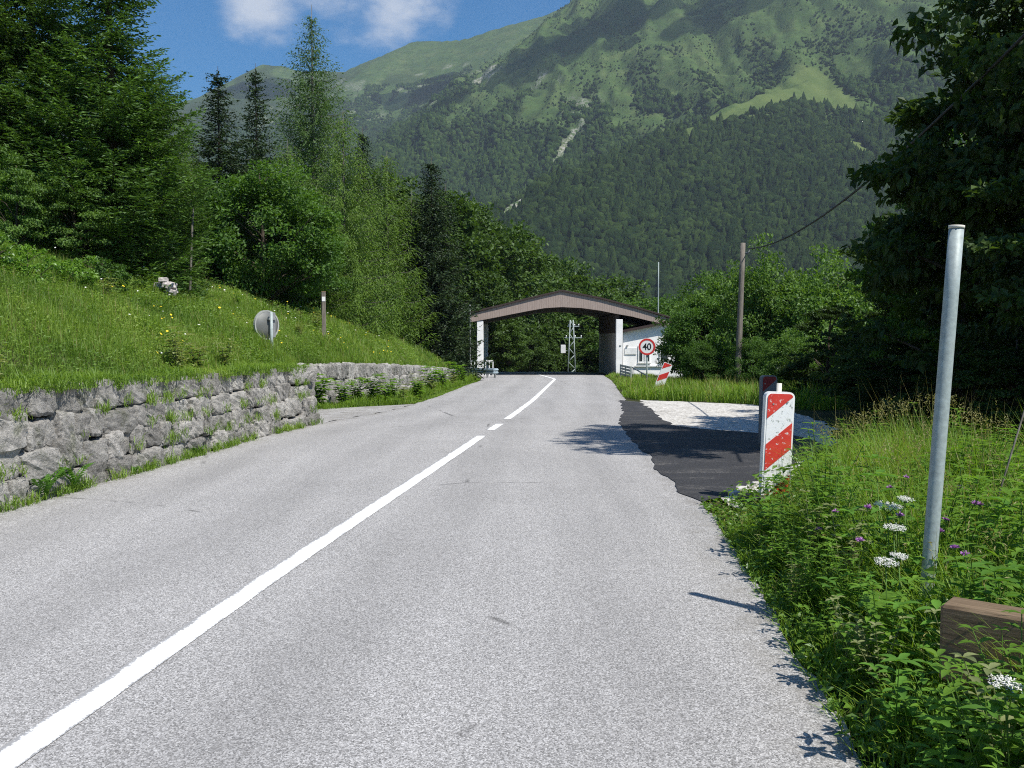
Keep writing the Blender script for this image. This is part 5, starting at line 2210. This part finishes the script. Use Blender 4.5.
def umbel(X, Y, ztop, rad, n, seed, label, group='white umbel flowers', lean=.03):
    g = gz(X, Y)
    root = empty('umbel_flower', (X, Y, g), 0, label, 'flower', group)
    H = ztop - g
    b = MB()
    b.tube([[lean, .02, 0], [lean * .3, 0, H * .6], [0, 0, H - rad * .6]], [.004, .003, .003], 6)
    for a in np.linspace(0, 2 * PI, 11)[:-1]:
        b.tube([[0, 0, H - rad * .6], [math.cos(a) * rad * .7, math.sin(a) * rad * .7, H + .002]], .0015, 4)
    b.build('stem', M['herb'], root)
    o = bpy.data.objects.new('flower_head', umbel_mesh(seed, rad, n))
    COL.objects.link(o)
    o.parent = root
    o.location = (0, 0, H)
    o.rotation_euler = (.1, .06, 0)


p = at(1005, 683, 2.75)
umbel(p[0], 2.75, p[2], .045, 60, 1, 'white lacy flower head at the lower right below the timber beam', lean=.06)
for i, (px, py, Y, rad, lab) in enumerate([(888, 506, 4.9, .07, 'largest flat white flower head left of the steel pole'), (905, 499, 5.0, .04, 'small white flower head just above the largest one'), (894, 528, 4.6, .05, 'narrow white flower head under the largest one'), (886, 562, 4.2, .05, 'low white flower head in the weeds above the timber beam'), (899, 556, 4.25, .035, 'tiny white flower head beside the low one')]):
    p = at(px, py, Y)
    umbel(p[0], Y, p[2], rad, int(24 + rad * 700), 10 + i, lab)


def knap_mesh():
    b = MB()
    r = np.random.default_rng(6)
    n = 40
    d = unit(np.stack([r.normal(size=n), r.normal(size=n), np.abs(r.normal(size=n)) * .7 + .1], 1))
    v, f = leaf_quads(np.zeros((n, 3)), d, r.normal(size=(n, 3)), np.full(n, .022), np.full(n, .007))
    b.add(v, f)
    s = MB()
    s.tube([[.02, .01, -.4], [.005, 0, -.2], [0, 0, -.012], [0, 0, 0]], [.0025, .002, .002, .007], 5)
    return s.mesh('stem', M['herb']), b.mesh('petals', M['purple'])


KN = knap_mesh()
for i, (px, py, Y) in enumerate([(868, 508, 5.6), (900, 516, 5.4), (819, 530, 6.4), (860, 541, 5.4), (836, 512, 6.5), (975, 504, 6.0), (946, 520, 5.5), (940, 532, 5.3), (955, 548, 5.0), (965, 555, 4.9), (980, 505, 6.1), (960, 488, 6.6), (906, 478, 6.9), (890, 488, 6.6)]):
    Y *= .9
    p = at(px, py, Y)
    root = empty('knapweed_flower', p, i * 1.1, 'small purple thistle-like flower in the verge weeds around the steel pole', 'flower', 'purple flowers of the right verge')
    root.scale = (1.2, 1.2, 1.2)
    for nm, me in zip(('stem', 'petals'), KN):
        o = bpy.data.objects.new(nm, me)
        COL.objects.link(o)
        o.parent = root


# ferns at the foot of the near wall, and weeds in its joints and on its crest
def fern_mesh(seed, L_=.42, n=9):
    r = np.random.default_rng(seed)
    b = MB()
    for i in range(n):
        a = r.uniform(0, 2 * PI)
        l = L_ * r.uniform(.6, 1.1)
        k = np.linspace(0, 1, 15)
        out = l * .55 * k ** 1.4
        z = l * (k - .35 * k ** 3)
        C = np.stack([np.cos(a) * out, np.sin(a) * out, z], 1)
        t = unit(np.gradient(C, axis=0))
        s = np.array([-math.sin(a), math.cos(a), 0])
        for sd in (-1, 1):
            ln = l * .2 * np.sin(np.clip(k * .9 + .1, 0, 1) * PI) + .01
            D_ = s * sd + t * .5
            v, f = leaf_quads(C, D_, np.cross(t, np.broadcast_to(s * 1.0, t.shape)), ln, np.full(15, l * .07))
            b.add(v, f)
    return b.mesh('fern_plant', M['fern'])


def single(name, me, loc, rz, sc_, label, cat, group=None):
    o = bpy.data.objects.new(name, me)
    COL.objects.link(o)
    o.location = tuple(float(a) for a in loc)
    o.rotation_euler = (0, 0, rz)
    o.scale = (sc_,) * 3
    return tag(o, label, cat, group)


for i, (px, py, s, lab) in enumerate([(36, 500, 1.0, 'leftmost fern at the foot of the near stone wall'), (70, 492, 1.1, 'larger fern at the foot of the wall, second from the left edge'), (200, 456, .5, 'small green tuft at the foot of the wall near its middle'), (136, 474, .35, 'tiny tuft between two big foot stones of the near wall')]):
    p = pick(px, py)
    single('fern_plant', fern_mesh(i + 1), (float(XL(p[1])) + .02, p[1], float(road_z(p[1])) + .0), i, s, lab, 'fern', 'ferns by the near wall')


def wall_weeds():
    r = np.random.default_rng(61)
    b = MB()
    for n, ymin, ymax, smin, smax_, zf in ((230, 5, 17.8, -.0, .1, None),):
        for i in range(n):
            Y = r.uniform(ymin, ymax)
            f_ = r.choice([.0, .27, .52, .77, 1.0], p=[.34, .12, .12, .14, .28])
            z = float(road_z(Y)) + f_ * float(wall_top(Y)) + r.uniform(-.03, .03)
            X = float(XL(Y)) - .02 - .12 * f_ * .9 + r.uniform(-.02, .03)
            if f_ == 0:
                X += .05
            m_ = r.integers(8, 70)
            P = np.stack([X + r.normal(size=m_) * .03, Y + r.normal(size=m_) * .08, z + r.normal(size=m_) * .035], 1)
            add_blades(b, P, np.full(m_, .11), .009, 1.3, int(r.integers(1e6)))
    # soft fringe hanging over the crest
    n = 9000
    Y = r.uniform(2, 17.2, n)
    X = XL(Y) - r.uniform(.1, .5, n)
    add_blades(b, np.stack([X, Y, wall_top(Y) - .02], 1), np.full(n, .2) * (.4 + fbm(Y * 2, X, 5, 2)), .011, 1.1, 17)
    tag(b.build('wall_joint_grass', [M['meadow']]), 'grass tufts sprouting from the joints and crest of the near stone wall', 'grass', kind='stuff')


wall_weeds()
GH = [herb(11, .55, 7, .13, M['greyherb'], stems=7, w=.4), herb(12, .45, 6, .14, M['greyherb'], stems=6, w=.45)]
for i, (px, Y, s, lab) in enumerate([(178, 13.2, 1.15, 'large grey-green weed on the crest of the near wall'), (196, 13.8, .9, 'grey-green weed hanging over the wall crest beside the largest one'), (234, 14.8, .9, 'grey-green weed on the wall crest nearest the round mirror'), (4, 9.2, .8, 'pale weed on the wall crest at the left edge')]):
    X = float(XL(Y)) - .52
    put_herb(X, Y, 0, s, i * 2., 'crest_weed', lab, 'weed', 'grey-green weeds on the wall crest', dz=-.03, meshes=GH[i % 2])
BH = [herb(21, .8, 7, .22, M['herb'], stems=9, w=.5), herb(22, .6, 6, .2, M['herb'], stems=8, w=.5)]
for i, (Y, s_, sc_, lab) in enumerate([(21.9, 2.3, 1.35, 'big leafy weed in the gap between the two stone walls'), (21.75, 3.0, 1.4, 'leafy weed deepest in the gap between the two walls'), (22.6, 1.95, 1.1, 'leafy weed at the near corner of the second wall'), (23.4, 1.6, 1.0, 'leafy weed by the second wall, second past its corner'), (24.2, 1.4, .9, 'leafy weed by the second wall, third past its corner'), (18.3, 3.1, 1.0, 'leafy weed behind the end of the near wall')]):
    X = float(XL(Y)) - s_
    put_herb(X, Y, 0, sc_, i * 1.4, 'leafy_weed', lab, 'weed', 'weeds round the gap in the walls', dz=.0, meshes=BH[i % 2])

WS = [(24.4, 1.0), (24.9, .8), (25.3, 1.1), (25.7, .5), (26.2, .9), (27.1, .35), (28.6, .55), (30.2, .35), (31.8, .6), (33.5, .4), (35.5, .5), (37.5, .4), (39.5, .5), (41.5, .4)]
for i, (Y, s_) in enumerate(WS):
    X = float(XL(Y)) - s_
    put_herb(X, Y, 0, (1.15, .9, 1.05)[i % 3] * (.9 if i < 6 else 1.1), i * 1.9, 'leafy_weed', 'bushy weed in the grass strip at the foot of the second wall', 'weed', 'weeds along the second wall', dz=0, meshes=(BH + GH)[i % 4])

r = np.random.default_rng(88)
n_ = 0
while n_ < 46:
    Y = r.uniform(9.5, 34)
    s_ = r.uniform(.8, 8)
    X = float(XL(Y)) - float(wall_setback(Y)) - s_
    if fbm(np.array([X * .5]), np.array([Y * .5]), 29, 2)[0] < .5:
        continue
    k_ = n_ % 3
    put_herb(X, Y, 0, r.uniform(.55, .95), r.uniform(0, 6), 'meadow_weed', ('leafy green weed standing above the meadow grass on the bank', 'greyish weed standing above the meadow grass on the bank', 'fine-leaved weed standing above the meadow grass on the bank')[k_], 'weed', ('leafy weeds in the meadow', 'greyish weeds in the meadow', 'fine-leaved weeds in the meadow')[k_], meshes=(HERBS[0], GH[0], HERBS[3])[k_])
    n_ += 1

# loose stones at the layby edge
rr = np.random.default_rng(71)
st = MB()
v = ST_V * (1 + .25 * noise3(ST_V, 1.4, 5))[:, None]
st.add(v * np.array([.06, .05, .03]), ST_F)
sm = st.mesh('loose_stone', M['gravel'])
for i, (px, py) in enumerate([(735, 496), (742, 492), (750, 489), (757, 486), (748, 500), (765, 500), (885, 505), (775, 508)][:6]):
    p = pick(px, py)
    single('loose_stone', sm, (p[0], p[1], p[2] + .02), rr.uniform(0, 6), rr.uniform(.7, 1.5), 'pale loose stone lying at the layby edge by the front warning board', 'stone', 'loose stones at the layby edge')

for (px, py, hgt, size, sd) in [(585, 38, 620, (170, 130, 120), 1), (650, 14, 640, (260, 110, 120), 4), (740, 0, 700, (220, 70, 120), 2), (440, 92, 500, (110, 110, 100), 3), (270, 90, 600, (150, 120, 100), 7)]:
    q = mtn_hit(px, py)
    c = sun_shift(q, max(hgt, 1240 - q[2]))
    cloud(tuple(c), size, sd)

# ------------------------------------------------------------------ haze
def haze():
    b = MB()
    b.box((0, 1800, 565), (9000, 6400, 1270))
    m_, nt, out = mat('haze_air')
    v = nt.nodes.new('ShaderNodeVolumePrincipled')
    v.inputs['Color'].default_value = (.72, .85, 1, 1)
    v.inputs['Density'].default_value = .5 / 4700
    v.inputs['Anisotropy'].default_value = .2
    nt.links.new(v.outputs[0], out.inputs['Volume'])
    o = b.build('haze', m_)
    tag(o, 'thin bluish air over the valley', 'haze', kind='stuff')


haze()
